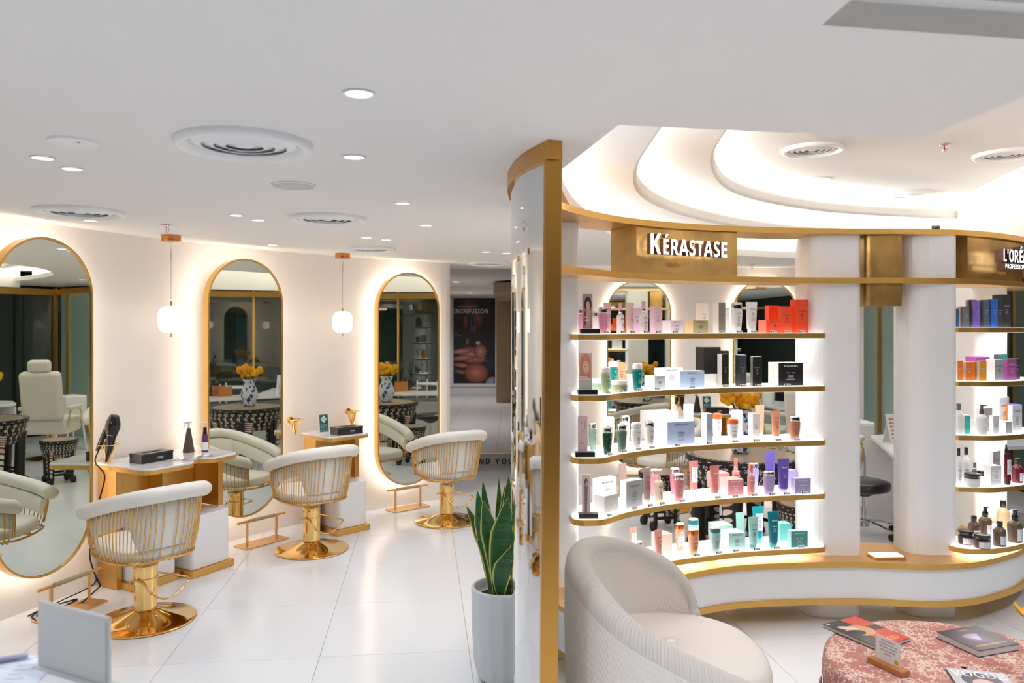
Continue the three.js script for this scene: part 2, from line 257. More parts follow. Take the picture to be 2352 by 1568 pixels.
// ---- ceiling fittings ----
const atCeil = (px, py, h = CEIL) => { const Z = F * (h - EYE) / (750 - py); return P((px - 1176) / F * Z, Z, h); };
{
  const spots = [[824, 214, 'beside the large air vent, the one nearest the glass partition'], [813, 360, 'behind the large air vent'], [98, 362, 'nearer one of the pair beside the flat access disc'], [166, 387, 'farther one of the pair beside the flat access disc'], [208, 506, 'in front of the first lit mirror'], [543, 494, 'first of the pair left of the middle air vent'], [592, 505, 'second of the pair left of the middle air vent'], [925, 466, 'alone beyond the round ceiling speaker'], [978, 517, 'right of the middle air vent'], [842, 545, 'first of the pair above the farthest air vent'], [886, 550, 'second of the pair above the farthest air vent'], [626, 562, 'above the second lit mirror'], [1117, 578, 'first of the pair by the corridor'], [1163, 581, 'second of the pair by the corridor']];
  const extra = [[-1.6, 1.35], [0.45, 1.3], [-2.6, 1.2], [4.6, 4.4], [4.6, 6.8], [3.2, 8.2], [1.4, 8.15], [0.2, 7.6], [2.2, 8.0], [-0.4, -0.8], [2.4, 0.4], [1.1, 0.0], [2.3, 2.0, 3.03], [3.2, 2.7, 3.03]];
  let first;
  const place = (pos, label, k = L.spot) => {
    if (!first) {
      first = thing('downlight', label, 'downlight', pos, 0, 'round ceiling downlights');
      part(first, 'trim_ring', lathe([[0.038, -0.001], [0.047, -0.002], [0.0475, -0.0035], [0.040, -0.005], [0.037, 0.004]], 40), M.vent);
      part(first, 'lens', cyl(0.0385, 0.0385, 0.004, 40), G.lamp, V(0, -0.0005, 0));
    } else copy(first, label, pos);
    const s = new THREE.SpotLight(NEUTRAL, k, 0, 1.15, 0.6); s.name = 'downlight_beam'; s.position.copy(pos).add(V(0, -0.012, 0)); s.target.position.copy(pos).add(V(0, -2, 0)); s.shadow.radius = 1.8; scene.add(s, s.target);
  };
  for (const [px, py, w] of spots) place(atCeil(px, py), 'small bright round downlight ' + w);
  extra.forEach(([X, Z, h], i) => place(P(X, Z, h ?? CEIL), 'round downlight outside the tray in the ' + ['entrance', 'middle aisle', 'reception', 'glass wall aisle', 'desk corner', 'back wall end', 'fourth mirror row', 'corridor mouth', 'fifth mirror row', 'doorway', 'lounge', 'partition row', 'upper tray over the tea table', 'upper tray by the bulkhead'][i], i === 0 || i === 2 ? L.lounge : i === 1 || i > 8 ? L.near : i < 6 ? L.back : L.spot));
  // round air diffusers
  const vents = [[562, 328, CEIL, 0.242, 'largest round white air vent in the low ceiling'], [183, 484, CEIL, 0.242, 'round white air vent above the first lit mirror'], [752, 500, CEIL, 0.235, 'round white air vent between the two globe pendants'], [853, 570, CEIL, 0.21, 'farthest round air vent above the third lit mirror'], [1120, 603, CEIL, 0.2, 'thin round air vent at the mouth of the corridor'], [1866, 341, 3.03, 0.205, 'round white air vent in the raised tray beside the inner light step'], [2310, 353, 3.03, 0.21, 'round white air vent in the raised tray beyond the sprinkler'], [2088, 447, 3.03, 0.21, 'round white air vent in the raised tray above the hanging brass box']];
  for (const [px, py, h, r, label] of vents) {
    const o = thing('air_vent', label, 'air vent', atCeil(px, py, h), 0, 'round ceiling air vents');
    part(o, 'outer_ring', lathe([[r * 0.80, 0.004], [r * 0.82, -0.012], [r * 0.9, -0.026], [r * 0.97, -0.024], [r, -0.01], [r, 0.002]], 64), M.vent);
    for (const k of [0.62, 0.45, 0.28]) part(o, 'cone_ring', lathe([[r * (k + 0.14), -0.004], [r * (k + 0.02), -0.015], [r * k, -0.018], [r * (k - 0.012), -0.015], [r * (k + 0.11), -0.002]], 56), M.vent);
    part(o, 'centre_disc', lathe([[0, -0.012], [r * 0.1, -0.016], [r * 0.13, -0.013], [r * 0.2, 0.006]], 40), M.vent);
    part(o, 'dark_throat', cyl(r * 0.81, r * 0.81, 0.004, 48), M.ventDark, V(0, -0.003, 0));
  }
  let o = thing('ceiling_speaker', 'flat round grey speaker grille behind the large air vent', 'speaker', atCeil(674, 425));
  part(o, 'grille', cyl(0.098, 0.094, 0.008, 48), std({ color: 0xcfcfd0, roughness: 0.8 }), V(0, -0.004, 0)); part(o, 'rim', new THREE.TorusGeometry(0.1, 0.005, 8, 48), M.vent, V(0, -0.003, 0), [Math.PI / 2, 0, 0]);
  o = thing('access_disc', 'thin white round disc beside the paired downlights', 'ceiling disc', atCeil(168, 324));
  part(o, 'plate', cyl(0.085, 0.082, 0.008, 48), M.vent, V(0, -0.004, 0)); part(o, 'sensor_dot', cyl(0.004, 0.004, 0.003, 12), M.blackMatt, V(0.03, -0.009, 0.02));
  o = thing('access_disc', 'thin white round disc in the raised tray', 'ceiling disc', atCeil(1880, 412, 3.03));
  part(o, 'plate', cyl(0.1, 0.097, 0.008, 48), M.vent, V(0, -0.004, 0));
  for (const [px, py, h, label] of [[383, 516, CEIL, 'chrome fire sprinkler above the first globe pendant'], [2170, 331, 3.03, 'chrome fire sprinkler in the raised tray'], [1727, 607, CEIL, 'small fire sprinkler seen between the brass rails']]) {
    o = thing('fire_sprinkler', label, 'sprinkler', atCeil(px, py, h));
    part(o, 'escutcheon', lathe([[0, 0], [0.034, -0.001], [0.03, -0.006], [0.012, -0.012], [0, -0.012]], 28), M.chrome);
    part(o, 'yoke', tube([V(-0.011, -0.01, 0), V(-0.014, -0.03, 0), V(-0.008, -0.048, 0), V(0.008, -0.048, 0), V(0.014, -0.03, 0), V(0.011, -0.01, 0)], 0.0025, 24, 6), M.chrome);
    part(o, 'bulb', cyl(0.003, 0.003, 0.03, 8), M.red, V(0, -0.028, 0)); part(o, 'deflector', cyl(0.014, 0.014, 0.002, 16), M.chrome, V(0, -0.052, 0));
  }
}
// ---- curved glass partition with its brass post ----
{
  const t = thing('glass_partition', 'curved glossy glass partition ending in a tall brass post', 'partition', V(0, 0, 0));
  const arc = spline2([[0.125, 2.83], [0.0456, 3.03], [-0.0, 3.36], [0.008, 3.66]], 28);
  part(t, 'glass_panel', slab(band2(arc, -0.012, 0.004), 0.0, 2.405), M.panelGlass);
  part(t, 'header', slab(band2(spline2([[0.135, 2.775], [0.0456, 3.005], [-0.012, 3.36], [-0.006, 3.68]], 28), -0.05, 0.006), 2.40, 0.072), M.brassPlain);
  const g = rbox(0.06, 2.48, 0.075, 0.003, 2); g.rotateZ(-0.0081); part(t, 'post', g, M.brassPlain, P(0.1415, 2.828, 1.235));
  const s = rbox(0.006, 2.46, 0.05, 0.001, 1); s.rotateZ(-0.0081); part(t, 'post_inlay', s, M.brassSatin, P(0.109, 2.835, 1.235));
}
// ================= SALON FURNITURE =================
// ---- lit capsule mirrors ----
function capsulePts(w, h, n = 28) { const r = w / 2, o = []; for (let i = 0; i <= n; i++) { const a = Math.PI * i / n; o.push([r * Math.cos(a), h / 2 - r + r * Math.sin(a)]); } for (let i = 0; i <= n; i++) { const a = Math.PI + Math.PI * i / n; o.push([r * Math.cos(a), -h / 2 + r + r * Math.sin(a)]); } return o; }
const MW = 0.72, MH = 2.11, MR = MW / 2;
const ringShape = (w, h, t) => shapeOf(capsulePts(w, h), [capsulePts(w - 2 * t, h - 2 * t).reverse()]);
const exShape = (s, d, b = 0) => new THREE.ExtrudeGeometry(s, { depth: d, bevelEnabled: b > 0, bevelSize: b, bevelThickness: b, bevelOffset: -b, bevelSegments: 2, curveSegments: 8 });
const mirrorGeo = { frame: exShape(ringShape(MW, MH, 0.013), 0.068, 0.002), glass: exShape(shapeOf(capsulePts(MW - 0.022, MH - 0.022)), 0.006), back: exShape(shapeOf(capsulePts(MW - 0.03, MH - 0.03)), 0.01), led: exShape(ringShape(MW - 0.06, MH - 0.06, 0.012), 0.02), standoff: exShape(ringShape(MW - 0.12, MH - 0.12, 0.05), 0.05) };
function litMirror(X, Z, fx, fZ, yc, label) {           // X, Z: centre of the glass
  const t = thing('wall_mirror', label, 'mirror', P(X, Z, yc), yaw(fx, fZ), 'backlit capsule mirrors');
  part(t, 'frame', mirrorGeo.frame, M.frame, V(0, 0, -0.062)); part(t, 'glass', mirrorGeo.glass, M.mirror, V(0, 0, -0.008));
  part(t, 'backing', mirrorGeo.back, M.whiteMatt, V(0, 0, -0.06)); part(t, 'light_strip', mirrorGeo.led, G.halo, V(0, 0, -0.088)); part(t, 'mount', mirrorGeo.standoff, M.whiteMatt, V(0, 0, -0.112));
  t.updateMatrixWorld(true);
  const put = (x, y, dx, dy, len) => {
    const l = new THREE.RectAreaLight(WARM, L.halo, 0.02, len); l.name = 'mirror_halo_light';
    l.position.copy(t.localToWorld(V(x, y, -0.078)));
    const d = V(dx, dy, -0.55).normalize().transformDirection(t.matrixWorld); l.up.copy(V(-dy, dx, 0).transformDirection(t.matrixWorld)); l.lookAt(l.position.clone().add(d)); scene.add(l);
  };
  const r = MR - 0.027, hs = MH / 2 - MR;
  for (const s of [-1, 1]) { put(s * r, 0, s, 0, 2 * hs);
    for (let k = 0; k < 4; k++) { const a = Math.PI * (k + 0.5) / 4, c = Math.cos(a), q = Math.sin(a) * s; put(r * c, s * hs + r * q, c, q, r * Math.PI / 4); } }
  return t;
}
litMirror(-2.905, 4.83, 0.957, -0.29, 1.302, 'backlit capsule mirror nearest the camera, beside the black hair dryer');
litMirror(-2.17, 6.34, 0.819, -0.574, 1.300, 'backlit capsule mirror between the two globe pendants');
litMirror(-1.02, 7.70, 0.643, -0.766, 1.283, 'backlit capsule mirror at the end of the curved wall by the corridor');
litMirror(1.425, 8.69, 0, -1, 1.27, 'backlit capsule mirror seen behind the shelf end with the picture cards');
litMirror(2.835, 8.69, 0, -1, 1.27, 'backlit capsule mirror seen behind the shelves beside the white column');

// ---- globe pendants ----
function pendant(px, py, yc, label) {
  const c = atCeil(px, py), t = thing('globe_pendant', label, 'pendant lamp', c, 0, 'white globe pendants'), d = yc - CEIL;
  part(t, 'canopy', lathe([[0, 0], [0.066, 0], [0.068, -0.003], [0.068, -0.042], [0.065, -0.045], [0, -0.045]], 40), std({ color: 0xd98f52, metalness: 1, roughness: 0.25 }));
  for (const s of [-1, 1]) part(t, 'cord', tube([V(s * 0.012, -0.045, 0), V(s * 0.007, -0.08, 0), V(s * 0.0012, -0.16, 0), V(0, d + 0.15, 0)], 0.0013, 24, 5), std({ color: 0x8a8178, roughness: 0.5 }));
  part(t, 'finial', cyl(0.006, 0.006, 0.036, 12), M.brass, V(0, d + 0.115, 0)); part(t, 'finial', cyl(0.004, 0.004, 0.03, 12), M.brass, V(0, d - 0.112, 0));
  const g = []; for (let i = 0; i <= 24; i++) { const a = -Math.PI / 2 + Math.PI * i / 24; g.push([0.0925 * Math.abs(Math.cos(a)) ** 0.62, 0.1 * Math.sign(Math.sin(a)) * Math.abs(Math.sin(a)) ** 0.8]); }
  part(t, 'globe', lathe(g, 40), G.pendant, V(0, d, 0));
  const l = new THREE.PointLight(0xffedd8, L.pendant); l.name = 'pendant_bulb'; l.position.copy(c).add(V(0, d, 0)); l.shadow.radius = 3; scene.add(l);
}
pendant(393, 540, 1.852, 'white globe pendant between the first and second lit mirrors');
pendant(787, 582, 1.84, 'white globe pendant between the second and third lit mirrors');

// ---- styling chairs ----
const chairU = (() => {                                // u in [-1, 1] along the U: right arm front, back, left arm front
  const top = [], raw = [];
  for (let i = 0; i <= 400; i++) { const a = -0.78 * Math.PI + 1.56 * Math.PI * i / 400, c = Math.cos(a), s = Math.sin(a); raw.push([Math.sign(s) * Math.abs(s) ** (2 / 3.2), -Math.sign(c) * Math.abs(c) ** (2 / 2.6)]); }
  return (u) => { const k = Math.min(399.999, Math.max(0, (u + 1) * 200)), i = Math.floor(k), f = k - i, a = raw[i], b = raw[Math.min(400, i + 1)]; return [a[0] * (1 - f) + b[0] * f, a[1] * (1 - f) + b[1] * f]; };
})();
const railAt = (u) => { const [x, z] = chairU(u), zz = z < 0 ? z * 0.335 : z * 0.37; return V(x * 0.275, 0.605 + 0.185 * (0.33 - zz) / 0.66, zz); };
const footAt = (u) => { const [x, z] = chairU(u), zz = z < 0 ? z * 0.25 : z * 0.355; return V(x * 0.25, 0.425, zz); };
function stylingChair(pos, turn, label) {
  const t = thing('styling_chair', label, 'salon chair', pos, turn, 'gold wire styling chairs');
  const base = []; base.push([0, 0.001], [0.286, 0.001], [0.292, 0.004], [0.293, 0.008], [0.288, 0.012]);
  for (let i = 1; i <= 14; i++) { const k = i / 14; base.push([0.286 - 0.212 * k, 0.013 + 0.058 * k ** 1.7]); }
  base.push([0.068, 0.073], [0, 0.073]); part(t, 'base', lathe(base, 64), M.gold);
  part(t, 'column', lathe([[0, 0.07], [0.066, 0.07], [0.068, 0.085], [0.066, 0.09], [0.0665, 0.30], [0.068, 0.302], [0.068, 0.342], [0.066, 0.345], [0.058, 0.345], [0.056, 0.335], [0, 0.335]], 48), M.gold);
  part(t, 'piston', cyl(0.018, 0.018, 0.09, 20), M.chrome, V(0, 0.375, 0));
  part(t, 'pump_lever', tube([V(0.105, 0.262, -0.01), V(0.078, 0.27, -0.03), V(0.05, 0.245, -0.072), V(0.01, 0.19, -0.10), V(-0.03, 0.155, -0.125), V(-0.06, 0.148, -0.14), V(-0.11, 0.152, -0.135), V(-0.24, 0.195, -0.06), V(-0.262, 0.205, -0.03), V(-0.24, 0.215, -0.01), V(-0.12, 0.255, 0.04), V(-0.055, 0.275, 0.05)], 0.006, 90, 8), M.gold);
  part(t, 'lever_collar', new THREE.TorusGeometry(0.0685, 0.004, 8, 40), M.gold, V(0, 0.268, 0), [Math.PI / 2, 0, 0]);
  // cage
  const U = (f, n) => Array.from({ length: n + 1 }, (_, i) => f(-1 + 2 * i / n));
  part(t, 'cage_rail', tube([...[footAt(-1).add(V(0, 0.03, 0))], railAt(-1).add(V(0, -0.03, 0.004)), ...U(railAt, 48), railAt(1).add(V(0, -0.03, 0.004)), footAt(1).add(V(0, 0.03, 0))], 0.0085, 160, 8), M.frame);
  const ring = [...U(footAt, 40)]; const f1 = footAt(1), f0 = footAt(-1); ring.push(V(f1.x * 0.5, f1.y - 0.004, f1.z + 0.02), V(f0.x * 0.5, f0.y - 0.004, f0.z + 0.02));
  part(t, 'cage_ring', tube(ring, 0.0075, 120, 8, true), M.frame);
  const n = 47;
  for (let i = 1; i < n; i++) {
    const u = -1 + 2 * i / n, a = railAt(u), b = footAt(u), inw = V(b.x * 0.8, b.y - 0.012, b.z * 0.8), mid = a.clone().lerp(b, 0.55); mid.x += b.x * 0.03; mid.z += b.z * 0.03;
    part(t, 'cage_wire', tube([a, mid, b.clone().add(V(0, 0.012, 0)), V(b.x * 0.95, b.y - 0.018, b.z * 0.95), inw], 0.0035, 16, 5), M.frame);
  }
  part(t, 'under_ring', tube(U((u) => { const b = footAt(u); return V(b.x * 0.8, b.y - 0.012, b.z * 0.8); }, 30), 0.004, 60, 6), M.frame);
  for (const s of [0, 1]) part(t, 'spoke', rod(V(s ? -0.23 : 0, 0.424, s ? 0 : -0.22), V(s ? 0.23 : 0, 0.424, s ? 0 : 0.3), 0.008), M.frame);
  part(t, 'seat_plate', cyl(0.07, 0.05, 0.02, 24), M.gold, V(0, 0.418, 0));
  // rim pad
  const N = 46, rings = [];
  for (let i = -3; i <= N + 3; i++) {
    const u = Math.min(1, Math.max(-1, -1 + 2 * i / N)), over = i < 0 ? -i : i > N ? i - N : 0, c = railAt(u), k = over === 3 ? 0.3 : over === 2 ? 0.78 : over === 1 ? 0.95 : 1;
    const a = railAt(Math.max(-1, u - 0.02)), b = railAt(Math.min(1, u + 0.02)), tan = b.sub(a).normalize(), out = V(-tan.z, 0, tan.x).normalize(); if (out.x * c.x + out.z * (c.z + 0.02) < 0) out.negate();
    c.y += 0.04; c.add(out.clone().multiplyScalar(0.012)); if (over) c.add(V(0, -0.004 * over, 0.016 * over));
    const r = []; for (let j = 0; j < 18; j++) { const q = j / 18 * 2 * Math.PI; r.push(c.clone().add(out.clone().multiplyScalar(0.047 * k * Math.cos(q))).add(V(0, 0.046 * k * Math.sin(q), 0))); } rings.push(r);
  }
  part(t, 'rim_pad', loft(rings), M.leather);
  // inner back pad, shallow on the arms and full height behind
  const back = [];
  for (let i = 0; i <= N; i++) {
    const u = -1 + 2 * i / N, a = railAt(u), b = footAt(u), s = 1 - Math.min(1, Math.max(0, (Math.abs(u) - 0.2) / 0.16)), drop = 0.105 + (a.y - 0.50 - 0.105) * (s * s * (3 - 2 * s)), k = Math.min(0.92, drop / (a.y - b.y));
    const lo = a.clone().lerp(b, k), th = 0.030 + 0.02 * s, inn = (p, d) => V(p.x * (1 - d / 0.3), p.y, p.z * (1 - d / 0.34)), r = [];
    r.push(inn(a, 0.006), inn(a.clone().lerp(lo, 0.5), 0.006), inn(lo, 0.008), inn(V(lo.x, lo.y - 0.008, lo.z), 0.006 + th / 2), inn(lo, th), inn(a.clone().lerp(lo, 0.5), th + 0.006), inn(a, th)); back.push(r);
  }
  part(t, 'back_pad', loft(back), M.leather);
  // seat cushion
  const seat = [[0.9, 0.428], [0.985, 0.436], [1, 0.458], [0.99, 0.482], [0.95, 0.497], [0.8, 0.506], [0.5, 0.511], [0.15, 0.513]].map(([k, y]) => { const r = ovalRing(0.238 * k, 0.275 * k, y, 40, 0, 0.03, 3); return k < 0.97 || y > 0.5 ? r.map((p) => V(p.x, p.y + (p.z - 0.03) * 0.02, p.z)) : r; });
  part(t, 'seat', loft(seat), M.leather);
  const tg = railAt(0.3), tb = railAt(0.32).sub(tg); part(t, 'maker_tag', rbox(0.034, 0.011, 0.022, 0.001), M.black, V(tg.x, tg.y + 0.003, tg.z), [0, Math.atan2(-tb.z, tb.x), 0]);
  return t;
}
const chair0 = stylingChair(P(-2.245, 4.75), yaw(-0.78, 0.63), 'gold wire chair with white pads nearest the camera beside the long double desk');
copy(chair0, 'gold wire chair with white pads in front of the second lit mirror', P(-1.618, 6.26), yaw(-0.65, 0.76));
copy(chair0, 'gold wire chair with white pads in front of the third lit mirror by the corridor', P(-0.606, 7.18), yaw(-0.515, 0.857));
copy(chair0, 'gold wire chair seen behind the shelf bay under the fourth lit mirror', P(1.55, 7.75), yaw(-0.7, -0.7));

// ---- foot rests ----
function footRest(X, Z, fx, fZ, label) {
  const t = thing('foot_rest', label, 'foot rest', P(X, Z), yaw(fx, fZ), 'brass foot rests under the mirrors');
  part(t, 'base_plate', slab(roundPoly([[-0.215, -0.09], [0.215, -0.09], [0.215, 0.09], [-0.215, 0.09]], 0.02), 0.001, 0.008, { bevel: 0.001 }), M.brassSatin);
  for (const s of [-1, 1]) part(t, 'post', cyl(0.011, 0.011, 0.185, 20), M.brassSatin, V(s * 0.145, 0.1, 0));
  part(t, 'bar', rod(V(-0.235, 0.205, 0), V(0.235, 0.205, 0), 0.0095, 16), M.brassEdge);
  const r = []; for (let i = 0; i <= 30; i++) r.push(Array.from({ length: 10 }, (_, j) => { const a = -j / 10 * 2 * Math.PI, q = 0.0145 + 0.0022 * Math.sin(i * 2.1 + j) * Math.cos(j * 1.7 + i); return V(-0.13 + 0.26 * i / 30, 0.205 + q * Math.cos(a), q * Math.sin(a)); }));
  part(t, 'grip_sleeve', loft(r), std({ color: 0xb7a983, roughness: 0.35 }));
}
footRest(-2.79, 4.90, 0.957, -0.29, 'brass foot rest under the nearest lit mirror, cables behind it');
footRest(-2.085, 6.46, 0.819, -0.574, 'brass foot rest under the second lit mirror');
footRest(-1.03, 7.68, 0.643, -0.766, 'brass foot rest under the third lit mirror');
footRest(1.36, 8.3, 0, -1, 'brass foot rest under the fourth lit mirror behind the shelves');

// ---- brass styling desks; local x runs along the wall, local z out of it ----
function desk(X, Z, fx, fZ, label, double) {
  const t = thing('styling_desk', label, 'styling desk', P(X, Z), yaw(fx, fZ)), w = double ? 0.80 : 0.42, H = 0.83;
  const out = double ? roundPoly([[-0.03, -0.03], [0.80, -0.03], [0.80, 0.02], [0.76, 0.51], [0.50, 0.535], [0.43, 0.44], [0.385, 0.44], [0.33, 0.56], [-0.05, 0.55]], [0, 0, 0.03, 0.06, 0.12, 0.05, 0.05, 0.12, 0.09]) : roundPoly([[-0.03, -0.03], [0.44, -0.03], [0.44, 0.08], [0.40, 0.42], [-0.03, 0.42]], [0, 0, 0.05, 0.08, 0.09]);
  const flip = out.map(([x, z]) => [x, -z]);           // slab() reads (X, Z away); local z points out
  part(t, 'top', slab(flip, H + 0.018, 0.014, { bevel: 0.003 }), M.marble); part(t, 'top_edge', slab(flip, H - 0.008, 0.026), M.brassEdge);
  const board = (x0, x1, z0, z1, y0 = 0.04) => part(t, 'board', rbox(x1 - x0, H - 0.01 - y0, z1 - z0, 0.004), M.brassBoard, V((x0 + x1) / 2, (H - 0.01 + y0) / 2, (z0 + z1) / 2));
  board(0, 0.045, -0.03, 0.17, 0.0); board(0.045, w - 0.05, -0.03, 0.03);
  if (double) { board(0.36, 0.41, 0.03, 0.17, 0.44); board(w - 0.05, w - 0.005, -0.03, 0.30, 0.44); } else board(w - 0.05, w - 0.005, -0.03, 0.22, 0.44);
  const unit = (x0, x1, z1) => {
    part(t, 'base_plate', slab(roundPoly([[x0 - 0.03, 0.02], [x1 + 0.03, 0.02], [x1 + 0.03, -z1 - 0.035], [x0 - 0.03, -z1 - 0.035]], [0, 0, 0.05, 0.03]), 0.001, 0.046, { bevel: 0.003 }), M.brassEdge);
    part(t, 'drawer_box', slab(roundPoly([[x0, 0.02], [x1, 0.02], [x1, -z1], [x0, -z1]], [0.004, 0.004, 0.035, 0.035]), 0.048, 0.385, { bevel: 0.004 }), M.lacquer);
  };
  if (double) { unit(0.06, 0.37, 0.31); unit(0.43, 0.77, 0.40); } else unit(0.10, 0.40, 0.36);
  return t;
}
desk(-2.85, 5.37, 0.88, -0.475, 'long double brass desk with white marble top and two white drawer boxes', true);
desk(-1.83, 6.87, 0.715, -0.699, 'short brass desk with white marble top between the second and third mirrors', false);
desk(1.98, 8.74, 0, -1, 'short brass desk against the far wall seen through the shelves', false);

// ---- tissue boxes ----
const looksTex = canvasTex(512, 200, (g, w, h) => { g.fillStyle = '#1b1a19'; g.fillRect(0, 0, w, h); g.fillStyle = '#f2f2f0'; g.textAlign = 'center'; g.font = 'bold 74px sans-serif'; g.fillText('LOOKS', w / 2, 112); g.font = '26px sans-serif'; let x = 160; for (const c of 'SALON') { g.fillText(c, x, 160); x += 48; } });
function tissueBox(pos, turn, label) {
  const t = thing('tissue_box', label, 'tissue box', pos, turn, 'black tissue boxes'), w = 0.25, h = 0.062, d = 0.13;
  part(t, 'case', rbox(w, h, d, 0.003), M.black, V(0, h / 2, 0));
  part(t, 'lid', rbox(w + 0.004, 0.012, d + 0.004, 0.003), M.black, V(0, h - 0.003, 0)); part(t, 'slot', rbox(w * 0.6, 0.002, 0.022, 0.0008), std({ color: 0x050505, roughness: 0.9 }), V(0, h + 0.0035, 0));
  part(t, 'printed_name', new THREE.PlaneGeometry(0.105, 0.041), std({ map: looksTex, roughness: 0.4 }), V(0.02, h / 2 - 0.004, d / 2 + 0.0008));
}
tissueBox(P(-2.52, 5.42, 0.862), yaw(0.88, -0.475), 'black tissue box with white lettering on the long double desk');
tissueBox(P(-1.45, 6.80, 0.862), yaw(0.66, -0.75), 'black tissue box with white lettering on the short desk by the third mirror');
tissueBox(P(2.22, 8.42, 0.862), yaw(0, -1), 'black tissue box on the far desk seen between the shelves');

// ---- bottles on the desks ----
function trigger(t, y, m, s = 1) {
  part(t, 'trigger', mergeGeometries([rod(V(0, y, 0), V(0, y + 0.03 * s, 0), 0.006 * s, 10), loft([[-0.03, 0.006], [-0.005, 0.012], [0.02, 0.008]].map(([x, r]) => ovalRing(r * s, r * s * 0.8, 0, 10).map((p) => V(x * s, y + 0.034 * s + p.x * 0.6, p.z)))), tube([V(-0.012 * s, y + 0.03 * s, 0), V(-0.022 * s, y + 0.015 * s, 0), V(-0.03 * s, y, 0)], 0.003 * s, 10, 6)].map((g) => g.index ? g.toNonIndexed() : g)), m);
}
{
  let t = thing('spray_bottle', 'smoky grey conical spray bottle with pale trigger on the double desk', 'spray bottle', P(-2.42, 5.80, 0.862), 0.6);
  part(t, 'body', lathe([[0, 0], [0.041, 0], [0.042, 0.006], [0.014, 0.175], [0.012, 0.18], [0, 0.18]], 32), phys({ color: 0x6b5f56, roughness: 0.12, transmission: 0.35, thickness: 0.02, attenuationColor: new THREE.Color(0x4a3f38), attenuationDistance: 0.03 })); trigger(t, 0.18, col(0xeadfd6), 1.25);
  t = thing('spray_bottle', 'slim purple spray bottle with black neck on the double desk', 'spray bottle', P(-2.31, 5.83, 0.862), 0.9);
  part(t, 'body', lathe([[0, 0], [0.023, 0], [0.0245, 0.004], [0.0245, 0.1], [0.018, 0.128], [0.013, 0.132], [0, 0.132]], 28), col(0x6b3166)); part(t, 'label_band', cyl(0.0248, 0.0248, 0.06, 28), M.plastic, V(0, 0.042, 0)); part(t, 'collar', cyl(0.012, 0.016, 0.052, 20), M.black, V(0, 0.155, 0)); trigger(t, 0.18, col(0xf3e6d8), 1.1);
  t = thing('spray_bottle', 'dark conical spray bottle on the far desk seen between the shelves', 'spray bottle', P(2.03, 8.5, 0.862), 0.6);
  part(t, 'body', lathe([[0, 0], [0.041, 0], [0.042, 0.006], [0.014, 0.175], [0, 0.18]], 28), M.black); trigger(t, 0.18, M.black, 1.1);
  // hair clips
  for (let i = 0; i < 6; i++) {
    const c = thing('hair_clip', ['silver sectioning clip nearest the black tissue box', 'silver sectioning clip crossing the first clip', 'silver sectioning clip in the middle of the scatter', 'silver sectioning clip beside the desk notch', 'silver sectioning clip at the front of the scatter', 'silver sectioning clip farthest from the tissue box'][i], 'hair clip', P(-2.37 + 0.03 * i + 0.02 * (i % 2), 5.40 + 0.045 * i - 0.03 * (i % 3), 0.866), rnd() * 1.2 - 0.2, 'silver clips on the desk');
    part(c, 'prong', loft([[-0.05, 0.002], [-0.02, 0.004], [0.03, 0.005], [0.05, 0.003]].map(([x, r]) => ovalRing(r, 0.0016, 0, 8).map((p) => V(x, 0.001 + p.z, p.x)))), M.steel); part(c, 'lever', rod(V(0.012, 0.003, 0), V(0.05, 0.014, 0), 0.003, 8), M.steel);
  }
  // price cards
  const cardTex = canvasTex(160, 256, (g, w, h) => { g.fillStyle = '#1f6a68'; g.fillRect(0, 0, w, h); g.fillStyle = '#123d40'; for (let i = 0; i < 40; i++) g.fillRect(rnd() * w, rnd() * h, 26, 5); g.fillStyle = '#e9e7e2'; g.beginPath(); g.moveTo(w / 2, 18); g.lineTo(132, 72); g.lineTo(w / 2, 126); g.lineTo(28, 72); g.fill(); g.fillStyle = '#6a7b79'; g.fillRect(52, 66, 56, 5); g.fillRect(60, 80, 40, 4); g.fillStyle = '#e6efec'; for (let r = 0; r < 5; r++) for (let c = 0; c < 4; c++) g.fillRect(22 + c * 31, 146 + r * 20, 20, 6); g.strokeStyle = '#d8d8d2'; g.lineWidth = 8; g.strokeRect(4, 4, w - 8, h - 8); });
  for (const [pos, turn, label] of [[P(-1.66, 6.83, 0.862), yaw(0.72, -0.7), 'teal price card standing on the short desk beside the tissue box'], [P(2.16, 8.6, 0.862), 0, 'teal price card on the far desk seen between the shelves']]) {
    t = thing('price_card', label, 'card', pos, turn); const b = part(t, 'holder', rbox(0.1, 0.17, 0.006, 0.002), M.plastic, V(0, 0.088, 0), [-0.12, 0, 0]); part(t, 'print', new THREE.PlaneGeometry(0.094, 0.16), std({ map: cardTex, roughness: 0.3 }), V(0, 0.0885, 0.0037), [-0.12, 0, 0]); part(t, 'foot', rbox(0.1, 0.004, 0.05, 0.001), M.plastic, V(0, 0.002, -0.01));
  }
}
// ---- gold dryer holders and hair dryers ----
function holder(X, Z, y, fx, fZ, label) {
  const t = thing('dryer_holder', label, 'dryer holder', P(X, Z, y), yaw(fx, fZ), 'gold wall dryer holders');
  part(t, 'cup', lathe([[0.002, -0.13], [0.012, -0.125], [0.03, -0.08], [0.042, -0.02], [0.045, 0], [0.042, 0], [0.038, -0.02], [0.026, -0.08], [0.008, -0.118]], 36), M.gold, V(0, 0, 0.075));
  part(t, 'ring', lathe([[0.043, -0.006], [0.072, -0.004], [0.076, 0.001], [0.072, 0.005], [0.043, 0.004]], 40), M.gold, V(0, 0, 0.075));
  part(t, 'wall_plate', cyl(0.03, 0.03, 0.012, 28), M.gold, V(0, -0.01, 0.004), [Math.PI / 2, 0, 0]); part(t, 'arm', rod(V(0, -0.01, 0.004), V(0, -0.01, 0.04), 0.01), M.gold);
}
holder(-1.985, 6.93, 0.975, 0.75, -0.66, 'gold dryer holder on the wall beside the second lit mirror');
